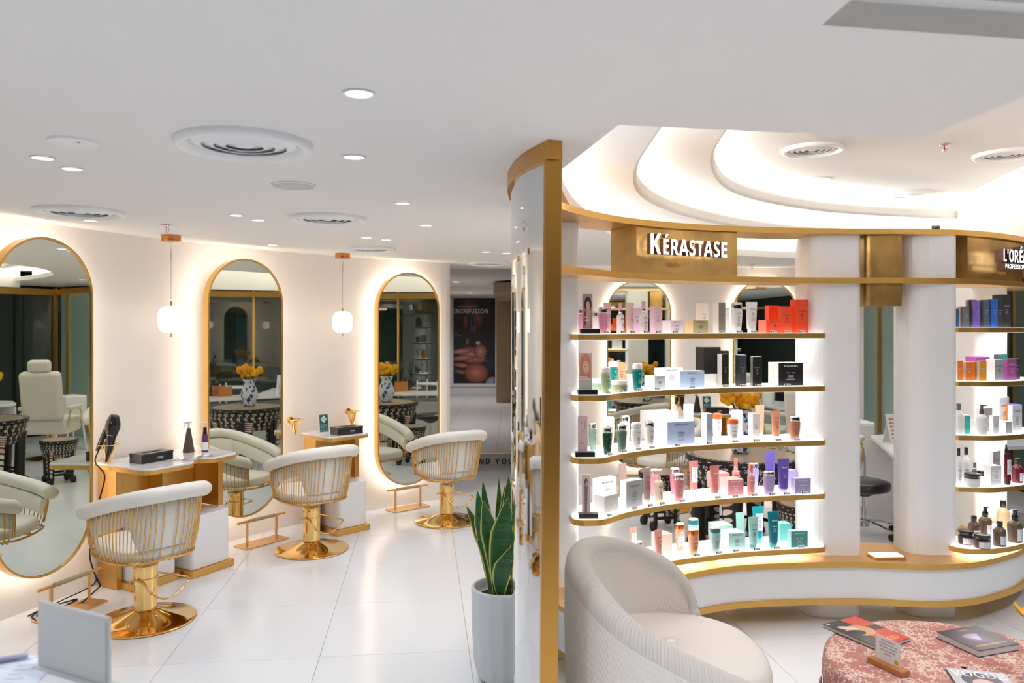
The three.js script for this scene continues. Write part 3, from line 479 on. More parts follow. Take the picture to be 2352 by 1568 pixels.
holder(-1.56, 7.36, 1.005, 0.7, -0.71, 'gold dryer holder on the wall beside the third lit mirror');
holder(-2.86, 5.40, 0.985, 0.9, -0.44, 'gold holder carrying the black hair dryer by the nearest mirror');
holder(1.86, 8.76, 1.02, 0, -1, 'gold dryer holder on the far wall seen between the shelves');
function dryer(pos, turn, label) {
  const t = thing('hair_dryer', label, 'hair dryer', pos, turn, 'black hair dryers'); t.scale.setScalar(0.84);
  part(t, 'barrel', loft([[-0.165, 0.021, 0.021], [-0.09, 0.033, 0.031], [-0.02, 0.04, 0.036], [0.02, 0.05, 0.044], [0.06, 0.06, 0.05], [0.10, 0.056, 0.048], [0.14, 0.042, 0.04], [0.158, 0.034, 0.032], [0.163, 0.02, 0.018]].map(([y, a, b]) => ovalRing(a, b, y, 24))), M.black);
  part(t, 'nozzle', loft([[-0.225, 0.034, 0.008], [-0.19, 0.028, 0.014], [-0.15, 0.024, 0.024]].map(([y, a, b]) => ovalRing(b, a, y, 20))), M.black);
  part(t, 'handle', loft([[0, 0.02], [0.06, 0.022], [0.12, 0.019], [0.15, 0.014]].map(([k, r]) => ovalRing(r, r * 0.85, 0, 16).map((p) => V(-0.045 - k * 0.28 + p.x, 0.04 - k * 1.25, p.z)))), M.black);
  part(t, 'accent_ring', new THREE.TorusGeometry(0.0375, 0.003, 8, 32), M.gold, V(0, -0.005, 0), [Math.PI / 2, 0, 0]); part(t, 'badge', cyl(0.008, 0.008, 0.003, 16), M.steel, V(0, 0.105, 0.051), [Math.PI / 2, 0, 0]);
}
dryer(P(-2.755, 5.33, 1.06), 0.15, 'black hair dryer hanging beside the nearest lit mirror'); scene.children.at(-1).rotation.z = -0.16;
dryer(P(1.9, 8.66, 1.06), 0.2, 'black hair dryer hanging on the far wall seen between the shelves');
{
  const t = thing('power_cable', 'black dryer cable hanging to the floor behind the nearest foot rest', 'cable');
  const B = (px, py, Z) => P((px - 1176) / F * Z, Z, EYE - (py - 750) / F * Z);
  part(t, 'hanging_run', tube([P(-2.83, 5.33, 0.98), P(-2.84, 5.28, 0.88), B(240, 1090, 5.25), B(228, 1150, 5.22), B(222, 1200, 5.2), B(217, 1230, 5.18), B(206, 1270, 5.15), B(215, 1310, 5.12), B(231, 1345, 5.14)], 0.005, 80, 7), M.blackMatt);
  part(t, 'floor_run', tube([B(231, 1345, 5.14), P(-2.80, 5.02, 0.008), P(-2.9, 4.86, 0.008), P(-2.95, 4.8, 0.008), P(-2.88, 4.95, 0.008), P(-2.86, 5.1, 0.008), P(-2.93, 4.98, 0.012), P(-2.98, 4.82, 0.008), P(-2.9, 4.72, 0.008)], 0.005, 120, 7), M.blackMatt);
  part(t, 'second_run', tube([B(215, 1310, 5.12), B(220, 1335, 5.1), P(-2.93, 5.04, 0.02), P(-2.99, 4.88, 0.008), P(-3.0, 4.8, 0.008)], 0.004, 60, 7), M.blackMatt);
}
// ================= THE CURVED DISPLAY UNIT =================
const benchF = spline2([[0.30, 3.82], [0.42, 3.97], [0.7, 4.22], [1.037, 4.455], [1.328, 4.583], [1.694, 4.638], [1.944, 4.651], [2.153, 4.648], [2.334, 4.617], [2.52, 4.605], [2.754, 4.642], [2.958, 4.739], [3.213, 4.905], [3.6, 5.3]], 90);
const ringF = spline2([[0.20, 3.62], [0.26, 3.78], [0.47, 4.09], [0.62, 4.25], [0.96, 4.48], [1.34, 4.62], [1.75, 4.71], [2.1, 4.735], [2.39, 4.74], [2.72, 4.785], [3.0, 4.9], [3.27, 5.07], [3.45, 5.21], [3.85, 5.65]], 90);
const bayL = spline2([[0.379, 4.092], [0.474, 4.105], [0.614, 4.248], [0.783, 4.38], [0.954, 4.48], [1.181, 4.57], [1.342, 4.628], [1.628, 4.688], [1.86, 4.728]], 60);
const bayR = spline2([[2.90, 4.915], [3.02, 4.90], [3.2, 4.945], [3.31, 5.0], [3.6, 5.22]], 40);
const bayR5 = spline2([[2.80, 4.70], [2.93, 4.71], [3.18, 4.82], [3.5, 5.1]], 40);
const HS = [1.761, 1.437, 1.105, 0.778, 0.451], HR = [1.795, 1.453, 1.11, 0.782, 0.451];
const clampBand = (f, d0, d1, x) => [...offset2(f, d0), ...offset2(f, d1).map(([X, Z]) => [Math.max(x, X), Z]).filter((p, i, q) => i === 0 || Math.hypot(p[0] - q[i - 1][0], p[1] - q[i - 1][1]) > 1e-3).reverse()];
const unit = thing('display_unit', 'serpentine white and brass display wall with lit curved shelves, columns and bench', 'display shelf', P(1.75, 4.8));
const base0 = unit.position.clone();
const upart = (parent, name, geo, mat, label) => part(parent, name, geo.translate(-base0.x, -base0.y, -base0.z), mat, undefined, undefined, label);
{
  // bench
  const body = upart(unit, 'bench', slab(clampBand(benchF, 0.012, 0.43, 0.16), 0.165, 0.196), M.lacquer);
  upart(body, 'bench_top', slab(clampBand(benchF, 0, 0.44, 0.15), 0.361, 0.028), M.brassSatin);
  upart(body, 'bench_rim', slab(band2(benchF, -0.006, 0.02), 0.355, 0.0345), M.brassEdge);
  upart(body, 'bench_rim', slab(clampBand(benchF, -0.004, 0.44, 0.15), 0.133, 0.034), M.brassEdge);
  // rings
  for (const y of [2.366, 2.066]) { const r = upart(unit, 'rail', slab(clampBand(ringF, 0.006, 0.31, 0.1), y + 0.001, 0.032), M.brassSatin); upart(r, 'rail_edge', slab(band2(ringF, -0.002, 0.012), y, 0.034), M.brassEdge); }
  // columns
  const stad = (x0, x1, z0, z1, r) => roundPoly([[x0, z0], [x1, z0], [x1, z1], [x0, z1]], r, 10);
  for (const [x0, x1, z0, z1, r] of [[0.08, 0.362, 4.20, 4.31, [0.06, 0.03, 0.03, 0.06]], [1.822, 2.165, 4.785, 5.10, [0.16, 0.05, 0.05, 0.16]], [2.457, 2.762, 4.79, 5.09, [0.15, 0.05, 0.05, 0.15]], [3.20, 3.43, 5.35, 5.62, 0.03]]) upart(unit, 'column', slab(stad(x0, x1, z0, z1, r), 0.002, 2.364), M.lacquer);
  // shelves
  const left = (f) => [[0.3165, 4.42], [0.3165, 4.17], [0.319, 4.14], [0.33, 4.115], [0.35, 4.098], ...f, [1.895, 4.737], [1.918, 4.752], [1.93, 4.78], [1.928, 4.86], ...offset2(f, 0.30).reverse()];
  const right = (f, x, z) => [[x, z + 0.34], [x, z + 0.09], [x + 0.012, z + 0.05], [x + 0.045, z + 0.015], ...f, ...offset2(f, 0.3).reverse()];
  const shelf = (poly, f, y) => {
    const s = upart(unit, 'shelf', slab(poly, y - 0.031, 0.030), M.brassEdge), inner = [...offset2([...poly, poly[0]], 0.006).slice(0, -1)];
    upart(s, 'light_panel', slab(inner, y - 0.002, 0.003), G.shelf); upart(s, 'light_panel', slab(inner, y - 0.0325, 0.003), G.shelf);
    const n = 3;
    for (let i = 0; i < n; i++) {
      const a = f[Math.round(i * (f.length - 1) / n)], b = f[Math.round((i + 1) * (f.length - 1) / n)], len = Math.hypot(b[0] - a[0], b[1] - a[1]), nx = -(b[1] - a[1]) / len, nz = (b[0] - a[0]) / len, dir = P(b[0] - a[0], b[1] - a[1]).normalize();
      for (const up of [1, -1]) {
        const d = up > 0 ? 0.15 : 0.13, l = new THREE.RectAreaLight(0xfffaf3, up > 0 ? L.shelfUp * 0.5 : L.shelfDown, up > 0 ? 0.24 : 0.2, len * 0.92); l.name = 'shelf_light';
        l.position.copy(P((a[0] + b[0]) / 2 + nx * d, (a[1] + b[1]) / 2 + nz * d, up > 0 ? y + 0.003 : y - 0.036)); l.up.copy(dir); l.lookAt(l.position.clone().add(V(0, up, 0))); scene.add(l);
      }
    }
  };
  for (const y of HS) shelf(left(bayL), bayL, y);
  HR.forEach((y, i) => i < 4 ? shelf(right(bayR, 2.79, 4.905), bayR, y) : shelf(right(bayR5, 2.70, 4.70), bayR5, y));
  // sign boxes
  const cut = (x0, x1) => ringF.filter(([x]) => x >= x0 && x <= x1);
  const s1 = upart(unit, 'sign_box', slab(roundPoly(band2(cut(0.715, 1.37), 0.03, 0.24), 0.001, 1), 2.1, 0.266), M.brass);
  const s2 = upart(unit, 'sign_box', slab(band2(cut(2.86, 3.5), 0.03, 0.26), 2.1, 0.266), M.brass);
  const hang = upart(unit, 'hanging_box', slab(roundPoly([[2.19, 4.79], [2.40, 4.765], [2.41, 5.0], [2.20, 5.0]], [0.035, 0.01, 0.01, 0.01], 8), 1.928, 0.438), M.brass);
  const lettersOn = (parent, text, at, dir, size, height, width, depth, mat, y) => {
    const geos = []; let x = 0;
    for (const ch of text) { const g = new TextGeometry(ch, { font, size, depth, curveSegments: 6, bevelEnabled: false }); g.computeBoundingBox(); geos.push([g, x]); x += g.boundingBox.max.x + size * 0.06; }
    const k = width / x, a = Math.atan2(dir[1], dir[0]);
    for (const [g, gx] of geos) { g.scale(k, height / size, 1); const h = gx * k; g.translate(h, 0, 0); g.rotateY(a); g.translate(at[0], y, -at[1]); upart(parent, 'letter', g, mat); }
  };
  const d1 = [0.905, 0.425];
  const side = std({ color: 0x7b5a52, metalness: 0.6, roughness: 0.3 });
  lettersOn(s1, 'K', [0.745, 4.325], d1, 0.1, 0.115, 0.085, 0.035, [G.sign, side], 2.205);
  lettersOn(s1, 'ÉRASTASE', [0.823, 4.361], d1, 0.1, 0.088, 0.465, 0.035, [G.sign, side], 2.205);
  lettersOn(s1, 'PARIS', [0.94, 4.455], d1, 0.03, 0.022, 0.1, 0.004, M.brassEdge, 2.155);
  const d2 = [0.86, 0.51];
  lettersOn(s2, "L'ORÉAL", [3.015, 4.842], d2, 0.1, 0.078, 0.34, 0.05, [G.sign, side], 2.205);
  lettersOn(s2, 'PROFESSIONNEL', [3.04, 4.86], d2, 0.03, 0.026, 0.31, 0.05, [G.sign, side], 2.165);
  lettersOn(s2, 'PARIS', [3.10, 4.955], d2, 0.03, 0.018, 0.1, 0.004, M.brassEdge, 2.135);
  areaLight('sign_light', 0xf3f6ff, L.sign * 0.5, 0.5, 0.08, P(1.04, 4.40, 2.25), P(0.425, -0.905)).up.set(0, 1, 0);
}
{
  const t = thing('lit_tray', 'small square lit tray with a brass rim lying on the bench', 'tray', P(2.29, 4.74, 0.389), 0.05);
  part(t, 'rim', slab(roundPoly([[-0.1, -0.05], [0.1, -0.05], [0.1, 0.06], [-0.1, 0.06]], 0.02), 0.001, 0.014), M.brassEdge); part(t, 'panel', slab(roundPoly([[-0.093, -0.043], [0.093, -0.043], [0.093, 0.053], [-0.093, 0.053]], 0.016), 0.0135, 0.003), G.pad);
}

// ================= PRODUCTS =================
const printTex = canvasTex(1024, 512, (g) => {
  const cell = (i, f) => { g.save(); g.translate((i % 4) * 256, Math.floor(i / 4) * 256); g.textAlign = 'center'; f(); g.restore(); };
  const lines = (c, y0, n) => { g.fillStyle = c; for (let i = 0; i < n; i++) { const w = 60 + 70 * rnd(); g.fillRect(128 - w / 2, y0 + i * 15, w, 5); } };
  const brand = (c) => { g.fillStyle = c; g.font = 'bold 30px serif'; g.fillText('KÉRASTASE', 128, 42); };
  const k = (c, y, s) => { g.fillStyle = c; g.font = `${s}px sans-serif`; g.fillText('K', 128, y); };
  cell(0, () => { brand('#4a4a4a'); lines('#555', 110, 5); lines('#777', 205, 2); });
  cell(1, () => { brand('#fff'); g.fillStyle = '#fff'; g.fillRect(70, 112, 46, 8); g.fillRect(140, 112, 46, 8); lines('rgba(255,255,255,.75)', 150, 4); });
  cell(2, () => { brand('#b48a84'); k('#d8432c', 150, 100); lines('#b9726a', 178, 4); });
  cell(3, () => { brand('#55504a'); k('#262422', 150, 100); lines('#77726c', 178, 4); });
  cell(4, () => { brand('#c9b277'); k('#cdb15f', 150, 100); lines('#a4a09a', 178, 4); });
  cell(5, () => { brand('#8b8b8b'); g.fillStyle = '#c0392b'; g.fillRect(64, 112, 128, 7); k('#c0392b', 138, 64); lines('#888', 165, 5); });
  cell(6, () => { brand('#6b4a44'); g.fillStyle = '#1b1b1b'; g.fillRect(54, 108, 56, 9); g.fillRect(146, 108, 56, 9); k('#8a4a40', 128, 44); lines('#8a6a62', 155, 5); });
  cell(7, () => { g.fillStyle = '#eef0f4'; g.fillRect(0, 0, 256, 256); g.fillStyle = '#4c5360'; g.font = 'bold 26px serif'; g.fillText('ABSOLUT', 128, 46); g.fillText('REPAIR', 128, 76); lines('#7b8796', 105, 8); });
});
const printMat = std({ map: printTex, transparent: true, roughness: 0.45 });
function cellUV(g, i) { const uv = g.attributes.uv, x = (i % 4) / 4, y = 1 - Math.floor(i / 4) / 2 - 0.5; for (let k = 0; k < uv.count; k++) uv.setXY(k, x + uv.getX(k) * 0.25, y + uv.getY(k) * 0.5); return g; }
function wrapPrint(rx, rz, y0, y1, i, arc = 0.95, top = 1) {   // a bent label on the front of an oval body
  const n = 8, pos = [], uv = [], idx = [];
  for (const [v, y, s] of [[0, y0, 1], [1, y1, top]]) for (let k = 0; k <= n; k++) { const a = (k / n - 0.5) * 2 * arc; pos.push(Math.sin(a) * (rx * s + 0.0008), y, Math.cos(a) * (rz * s + 0.0008)); uv.push(k / n, v); }
  for (let k = 0; k < n; k++) idx.push(k, k + 1, k + n + 1, k + 1, k + n + 2, k + n + 1);
  const g = new THREE.BufferGeometry(); g.setAttribute('position', new THREE.Float32BufferAttribute(pos, 3)); g.setAttribute('uv', new THREE.Float32BufferAttribute(uv, 2)); g.setIndex(idx); g.computeVertexNormals(); return cellUV(g, i);
}
const make = {
  tube(t, w, h, c, cap, pr) {
    const a = w / 2, H = h, c0 = 0.13 * H, r = [[c0, 0.70, 0.66], [c0 + 0.012 * H, 0.74, 0.68], [0.4 * H, 0.82, 0.56], [0.7 * H, 0.91, 0.34], [0.9 * H, 0.98, 0.12], [0.93 * H, 1, 0.05], [H, 1, 0.045]];
    part(t, 'body', loft(r.map(([y, x, z]) => ovalRing(a * x, a * z, y, 22))), c); part(t, 'cap', loft([[0, 0.58], [0.004, 0.62], [c0 * 0.9, 0.64], [c0, 0.62]].map(([y, k]) => ovalRing(a * k, a * k * 0.92, y, 20))), cap);
    if (pr >= 0) part(t, 'printed_label', wrapPrint(a * 0.86, a * 0.62, 0.34 * H, 0.82 * H, pr, 0.8, 1.0).translate(0, 0, 0.0).scale(1, 1, 0.93), printMat);
  },
  bottle(t, w, h, c, cap, pr) {
    const a = w / 2, b = a * 0.72, prof = [[0, 0.68], [0.006, 0.74], [0.3 * h, 0.88], [0.58 * h, 0.99], [0.70 * h, 1], [0.755 * h, 0.95], [0.78 * h, 0.82]];
    part(t, 'body', loft(prof.map(([y, k]) => ovalRing(a * k, b * k, y, 24, 0, 0, 2.3))), c);
    part(t, 'cap', loft([[0.785 * h, 0.86], [0.80 * h, 0.95], [0.93 * h, 0.95], [0.945 * h, 0.9]].map(([y, k]) => ovalRing(a * k, b * k * 1.08, y, 24, 0, 0, 2.3))), cap[0]);
    part(t, 'cap_top', loft([[0.945 * h, 0.9], [0.98 * h, 0.86], [h, 0.7]].map(([y, k]) => ovalRing(a * k, b * k * 1.08, y, 24, 0, 0, 2.3))), cap[1] ?? cap[0]);
    if (pr >= 0) part(t, 'printed_label', wrapPrint(a * 0.97, b * 0.98, 0.16 * h, 0.7 * h, pr, 0.85), printMat);
  },
  spray(t, w, h, c, cap, pr) {
    const a = w / 2;
    part(t, 'body', lathe([[0, 0], [a * 0.9, 0], [a, 0.004], [a, 0.56 * h], [a * 0.9, 0.61 * h], [a * 0.5, 0.64 * h], [0, 0.64 * h]], 24), c);
    part(t, 'collar', lathe([[0, 0.64 * h], [a * 0.56, 0.64 * h], [a * 0.56, 0.76 * h], [a * 0.5, 0.765 * h], [0, 0.765 * h]], 22), M.chrome);
    part(t, 'cap', lathe([[0, 0.765 * h], [a * 0.52, 0.765 * h], [a * 0.5, 0.98 * h], [a * 0.42, h], [0, h]], 22), cap);
    if (pr >= 0) part(t, 'printed_label', wrapPrint(a, a, 0.08 * h, 0.54 * h, pr, 0.9), printMat);
  },
  jar(t, w, h, c, cap, pr) {
    const a = w / 2;
    part(t, 'body', lathe([[0, 0], [a * 0.94, 0], [a, 0.003], [a, 0.58 * h], [a * 0.92, 0.62 * h], [0, 0.62 * h]], 32), c);
    part(t, 'lid', lathe([[0, 0.62 * h], [a * 0.97, 0.62 * h], [a * 0.98, 0.95 * h], [a * 0.93, h], [0, h]], 32), cap);
    if (pr >= 0) part(t, 'printed_label', wrapPrint(a, a, 0.06 * h, 0.5 * h, pr, 0.95), printMat);
  },
  flask(t, w, h, c, cap, pr) {                           // shouldered apothecary bottle with a screw cap
    const a = w / 2;
    part(t, 'body', lathe([[0, 0], [a * 0.95, 0], [a, 0.004], [a, 0.56 * h], [a * 0.92, 0.63 * h], [a * 0.62, 0.71 * h], [a * 0.4, 0.76 * h], [a * 0.38, 0.8 * h], [0, 0.8 * h]], 30), c);
    part(t, 'cap', lathe([[0, 0.79 * h], [a * 0.46, 0.79 * h], [a * 0.46, 0.985 * h], [a * 0.42, h], [0, h]], 24), cap);
    if (pr >= 0) part(t, 'printed_label', wrapPrint(a, a, 0.08 * h, 0.42 * h, pr, 0.8), printMat);
  },
  pump(t, w, h, c, cap, pr) {
    const a = w / 2;
    part(t, 'body', lathe([[0, 0], [a * 0.95, 0], [a, 0.004], [a, 0.52 * h], [a * 0.92, 0.58 * h], [a * 0.6, 0.64 * h], [a * 0.36, 0.68 * h], [0, 0.68 * h]], 30), c);
    part(t, 'collar', lathe([[0, 0.67 * h], [a * 0.44, 0.67 * h], [a * 0.44, 0.8 * h], [a * 0.3, 0.83 * h], [a * 0.26, 0.93 * h], [0, 0.93 * h]], 22), cap);
    part(t, 'spout', loft([[-0.3, 0.2], [0.2, 0.26], [0.7, 0.18], [1.05, 0.1]].map(([x, r]) => ovalRing(a * r, a * r * 0.9, 0, 12).map((p) => V(a * x, 0.95 * h + p.x * 0.7, p.z)))), cap);
    if (pr >= 0) part(t, 'printed_label', wrapPrint(a, a, 0.06 * h, 0.42 * h, pr, 0.8), printMat);
  },
  box(t, w, h, [front, sideM, d], lidM, pr) {
    const g = rbox(w, h, d, 0.0016, 2).translate(0, h / 2, -d / 2);
    part(t, 'carton', g, [sideM, sideM, lidM ?? sideM, sideM, front, sideM]);
    if (pr >= 0) { const s = Math.min(w * 0.86, h * 0.95); part(t, 'printed_label', cellUV(new THREE.PlaneGeometry(Math.min(w * 0.86, s), s * 0.96), pr), printMat, V(0, h * 0.52, 0.0007)); }
  },
};
const pictures = [
  (g, w, h) => { g.fillStyle = '#b79a99'; g.fillRect(0, 0, w, h); g.fillStyle = '#3c3834'; g.beginPath(); g.ellipse(w * 0.55, h * 0.3, w * 0.36, h * 0.22, 0, 0, 7); g.fill(); g.fillStyle = '#dfb6a6'; g.beginPath(); g.ellipse(w * 0.56, h * 0.36, w * 0.2, h * 0.15, 0, 0, 7); g.fill(); g.fillStyle = '#6d4d5e'; g.fillRect(w * 0.16, h * 0.5, w * 0.2, h * 0.4); g.fillStyle = '#dba98f'; g.fillRect(w * 0.42, h * 0.46, w * 0.3, h * 0.54); g.fillStyle = '#3c3834'; g.fillRect(w * 0.2, h * 0.26, w * 0.16, h * 0.16); g.fillStyle = '#fff'; g.font = 'bold 22px sans-serif'; g.fillText('DOLL', w * 0.2, h * 0.7); g.fillText('CARE', w * 0.22, h * 0.78); },
  (g, w, h) => { g.fillStyle = '#d8c2b4'; g.fillRect(0, 0, w, h); g.fillStyle = '#e08d7a'; g.beginPath(); g.ellipse(w * 0.52, h * 0.34, w * 0.42, h * 0.32, 0, 0, 7); g.fill(); g.fillRect(w * 0.1, h * 0.34, w * 0.84, h * 0.36); g.fillStyle = '#ecc8ac'; g.beginPath(); g.ellipse(w * 0.56, h * 0.4, w * 0.24, h * 0.17, 0, 0, 7); g.fill(); g.fillStyle = '#b05a4c'; g.fillRect(w * 0.5, h * 0.49, w * 0.14, 6); g.fillStyle = '#4a332b'; g.fillRect(w * 0.42, h * 0.37, w * 0.08, 4); g.fillRect(w * 0.62, h * 0.37, w * 0.08, 4); g.fillStyle = '#cfd2c8'; g.fillRect(0, h * 0.8, w, h * 0.2); g.fillStyle = '#fff'; g.font = 'bold 19px sans-serif'; g.fillText('PROTECT', w * 0.1, h * 0.68); g.fillText('HAIR COLOR', w * 0.02, h * 0.75); },
  (g, w, h) => { g.fillStyle = '#e7cfcd'; g.fillRect(0, 0, w, h); g.strokeStyle = '#8b6a68'; g.lineWidth = 5; g.beginPath(); g.arc(w * 0.56, h * 0.24, 24, 3, 6); g.bezierCurveTo(w * 0.9, h * 0.4, w * 0.3, h * 0.4, w * 0.3, h * 0.55); g.stroke(); g.fillStyle = '#c99a98'; g.fillRect(w * 0.2, h * 0.76, w * 0.5, 8); },
  (g, w, h) => { g.fillStyle = '#ead3d2'; g.fillRect(0, 0, w, h); g.fillStyle = '#574a4c'; g.beginPath(); g.ellipse(w * 0.5, h * 0.2, w * 0.2, h * 0.1, 0, 0, 7); g.fill(); g.fillStyle = '#d9b2a8'; g.beginPath(); g.ellipse(w * 0.55, h * 0.24, w * 0.12, h * 0.08, 0, 0, 7); g.fill(); g.fillStyle = '#8d7f86'; g.beginPath(); g.moveTo(w * 0.3, h * 0.3); g.lineTo(w * 0.7, h * 0.3); g.lineTo(w * 0.6, h); g.lineTo(w * 0.35, h); g.fill(); g.fillStyle = '#c0392b'; g.fillRect(w * 0.5, h * 0.66, 22, 5); g.fillRect(w * 0.5, h * 0.74, 22, 5); },
].map((d) => canvasTex(128, 340, d));
const tagTex = canvasTex(128, 48, (g, w, h) => { g.fillStyle = '#f7f7f5'; g.fillRect(0, 0, w, h); g.fillStyle = '#111'; g.fillRect(6, 5, 20, h - 10); g.font = 'bold 36px sans-serif'; g.fillText('225DH', 28, 38, 94); });
const tagMat = std({ map: tagTex, roughness: 0.5 });
const shelfName = ['top', 'second', 'third', 'fourth', 'lowest'];
function spotOn(curve, px, d) {                        // where the sight line of column px meets the shelf, d behind its front edge
  const c = offset2(curve, d), q = (px - 1176) / F;
  for (let i = 0; i < c.length - 1; i++) { const f0 = c[i][0] - q * c[i][1], f1 = c[i + 1][0] - q * c[i + 1][1]; if (f0 <= 0 && f1 > 0 || (i === c.length - 2)) { const k = i === c.length - 2 && !(f0 <= 0 && f1 > 0) ? 1 : f0 / (f0 - f1); return at(c, i, k); } if (i === 0 && f0 > 0) { const k = Math.max(-40, f0 / (f0 - f1)); return at(c, 0, k); } }
  function at(c, i, k) { const a = c[i], b = c[i + 1], l = Math.hypot(b[0] - a[0], b[1] - a[1]); return { X: a[0] + (b[0] - a[0]) * k, Z: a[1] + (b[1] - a[1]) * k, n: [(b[1] - a[1]) / l, -(b[0] - a[0]) / l] }; }
}
let tagProto;
function product(bay, s, kind, px, w, h, d, c1, c2, pr, desc, side = 0) {
  const right = bay === 'R', curve = right ? (s === 5 ? bayR5 : bayR) : bayL, y = (right ? HR : HS)[s - 1], { X, Z, n } = spotOn(curve, px + side / 2, d), m = Z / F;
  const where = ` on the ${shelfName[s - 1]} ${right ? 'right-bay ' : ''}shelf`;
  const cat = { tube: 'tube', bottle: 'bottle', spray: 'bottle', jar: 'jar', flask: 'bottle', pump: 'bottle', box: 'box', card: 'card', trig: 'bottle' }[kind];
  const nm = { tube: 'product_tube', bottle: 'shampoo_bottle', spray: 'spray_bottle', jar: 'cream_jar', flask: 'cosmetic_bottle', pump: 'pump_bottle', box: 'product_carton', card: 'picture_card', trig: 'trigger_bottle' }[kind];
  const t = thing(nm, desc + where, cat, P(X, Z, y + 0.0015), yaw(...n), `products on the ${shelfName[s - 1]} ${right ? 'right' : 'left'} bay shelf`);
  const view = [X, Z], vl = Math.hypot(X, Z), cosv = Math.max(0.45, -(n[0] * X + n[1] * Z) / vl), sinv = Math.sqrt(1 - cosv * cosv);
  if (kind === 'box') { const wd = w * m / cosv, dp = side ? Math.min(0.13, Math.max(0.03, side * m / Math.max(0.2, sinv))) : Math.min(0.09, Math.max(0.03, wd * 0.8)); make.box(t, wd, h * m, [col(c1[0], 'b'), col(c1[1] ?? c1[0], 'b'), dp], c2 ? col(c2, 'b') : null, pr); }
  else if (kind === 'card') {
    part(t, 'base', rbox(0.105, 0.026, 0.05, 0.002), M.black, V(0, 0.013, 0)); const plate = part(t, 'plate', rbox(w * m / cosv, h * m - 0.026, 0.008, 0.001), M.clear, V(-0.012, 0.026 + (h * m - 0.026) / 2, 0)); part(t, 'picture', new THREE.PlaneGeometry(w * m / cosv - 0.003, h * m - 0.03), std({ map: pictures[pr], roughness: 0.35 }), V(-0.012, 0.026 + (h * m - 0.026) / 2, 0.0048));
  } else {
    const kindOf = (c) => typeof c === 'string' ? (c === 'chrome' ? M.chrome : c === 'copper' ? col(0xd9813f, 'm') : M.plastic) : c;
    const body = typeof c1 === 'number' ? col(c1) : c1;
    const cap = [].concat(c2 ?? 0xf4f1ee).map((c) => typeof c === 'number' ? col(c) : kindOf(c));
    make[kind](t, w * m, h * m, body, kind === 'bottle' ? cap : cap[0], pr);
  }
  if (!right && d <= 0.1 && kind !== 'card') {
    const q = spotOn(curve, px + (s > 3 ? 8 : 6), 0.013), label = `price tag before the ${desc}${where}`, pos = P(q.X, q.Z, y + 0.0015), r = yaw(...q.n);
    if (!tagProto) { tagProto = thing('price_tag', label, 'price tag', pos, r, 'black and white price tags on the shelf fronts'); part(tagProto, 'plate', rbox(0.042, 0.017, 0.0025, 0.0006, 1), M.plastic, V(0, 0.008, 0), [-0.45, 0, 0]); part(tagProto, 'digits', new THREE.PlaneGeometry(0.04, 0.0155), tagMat, V(0, 0.0087, 0.0012), [-0.45, 0, 0]); }
    else copy(tagProto, label, pos, r);
  }
}
const C = (h) => col(h, 'c'), S = 'chrome', CU = 'copper', W = 0xf4f1ee;
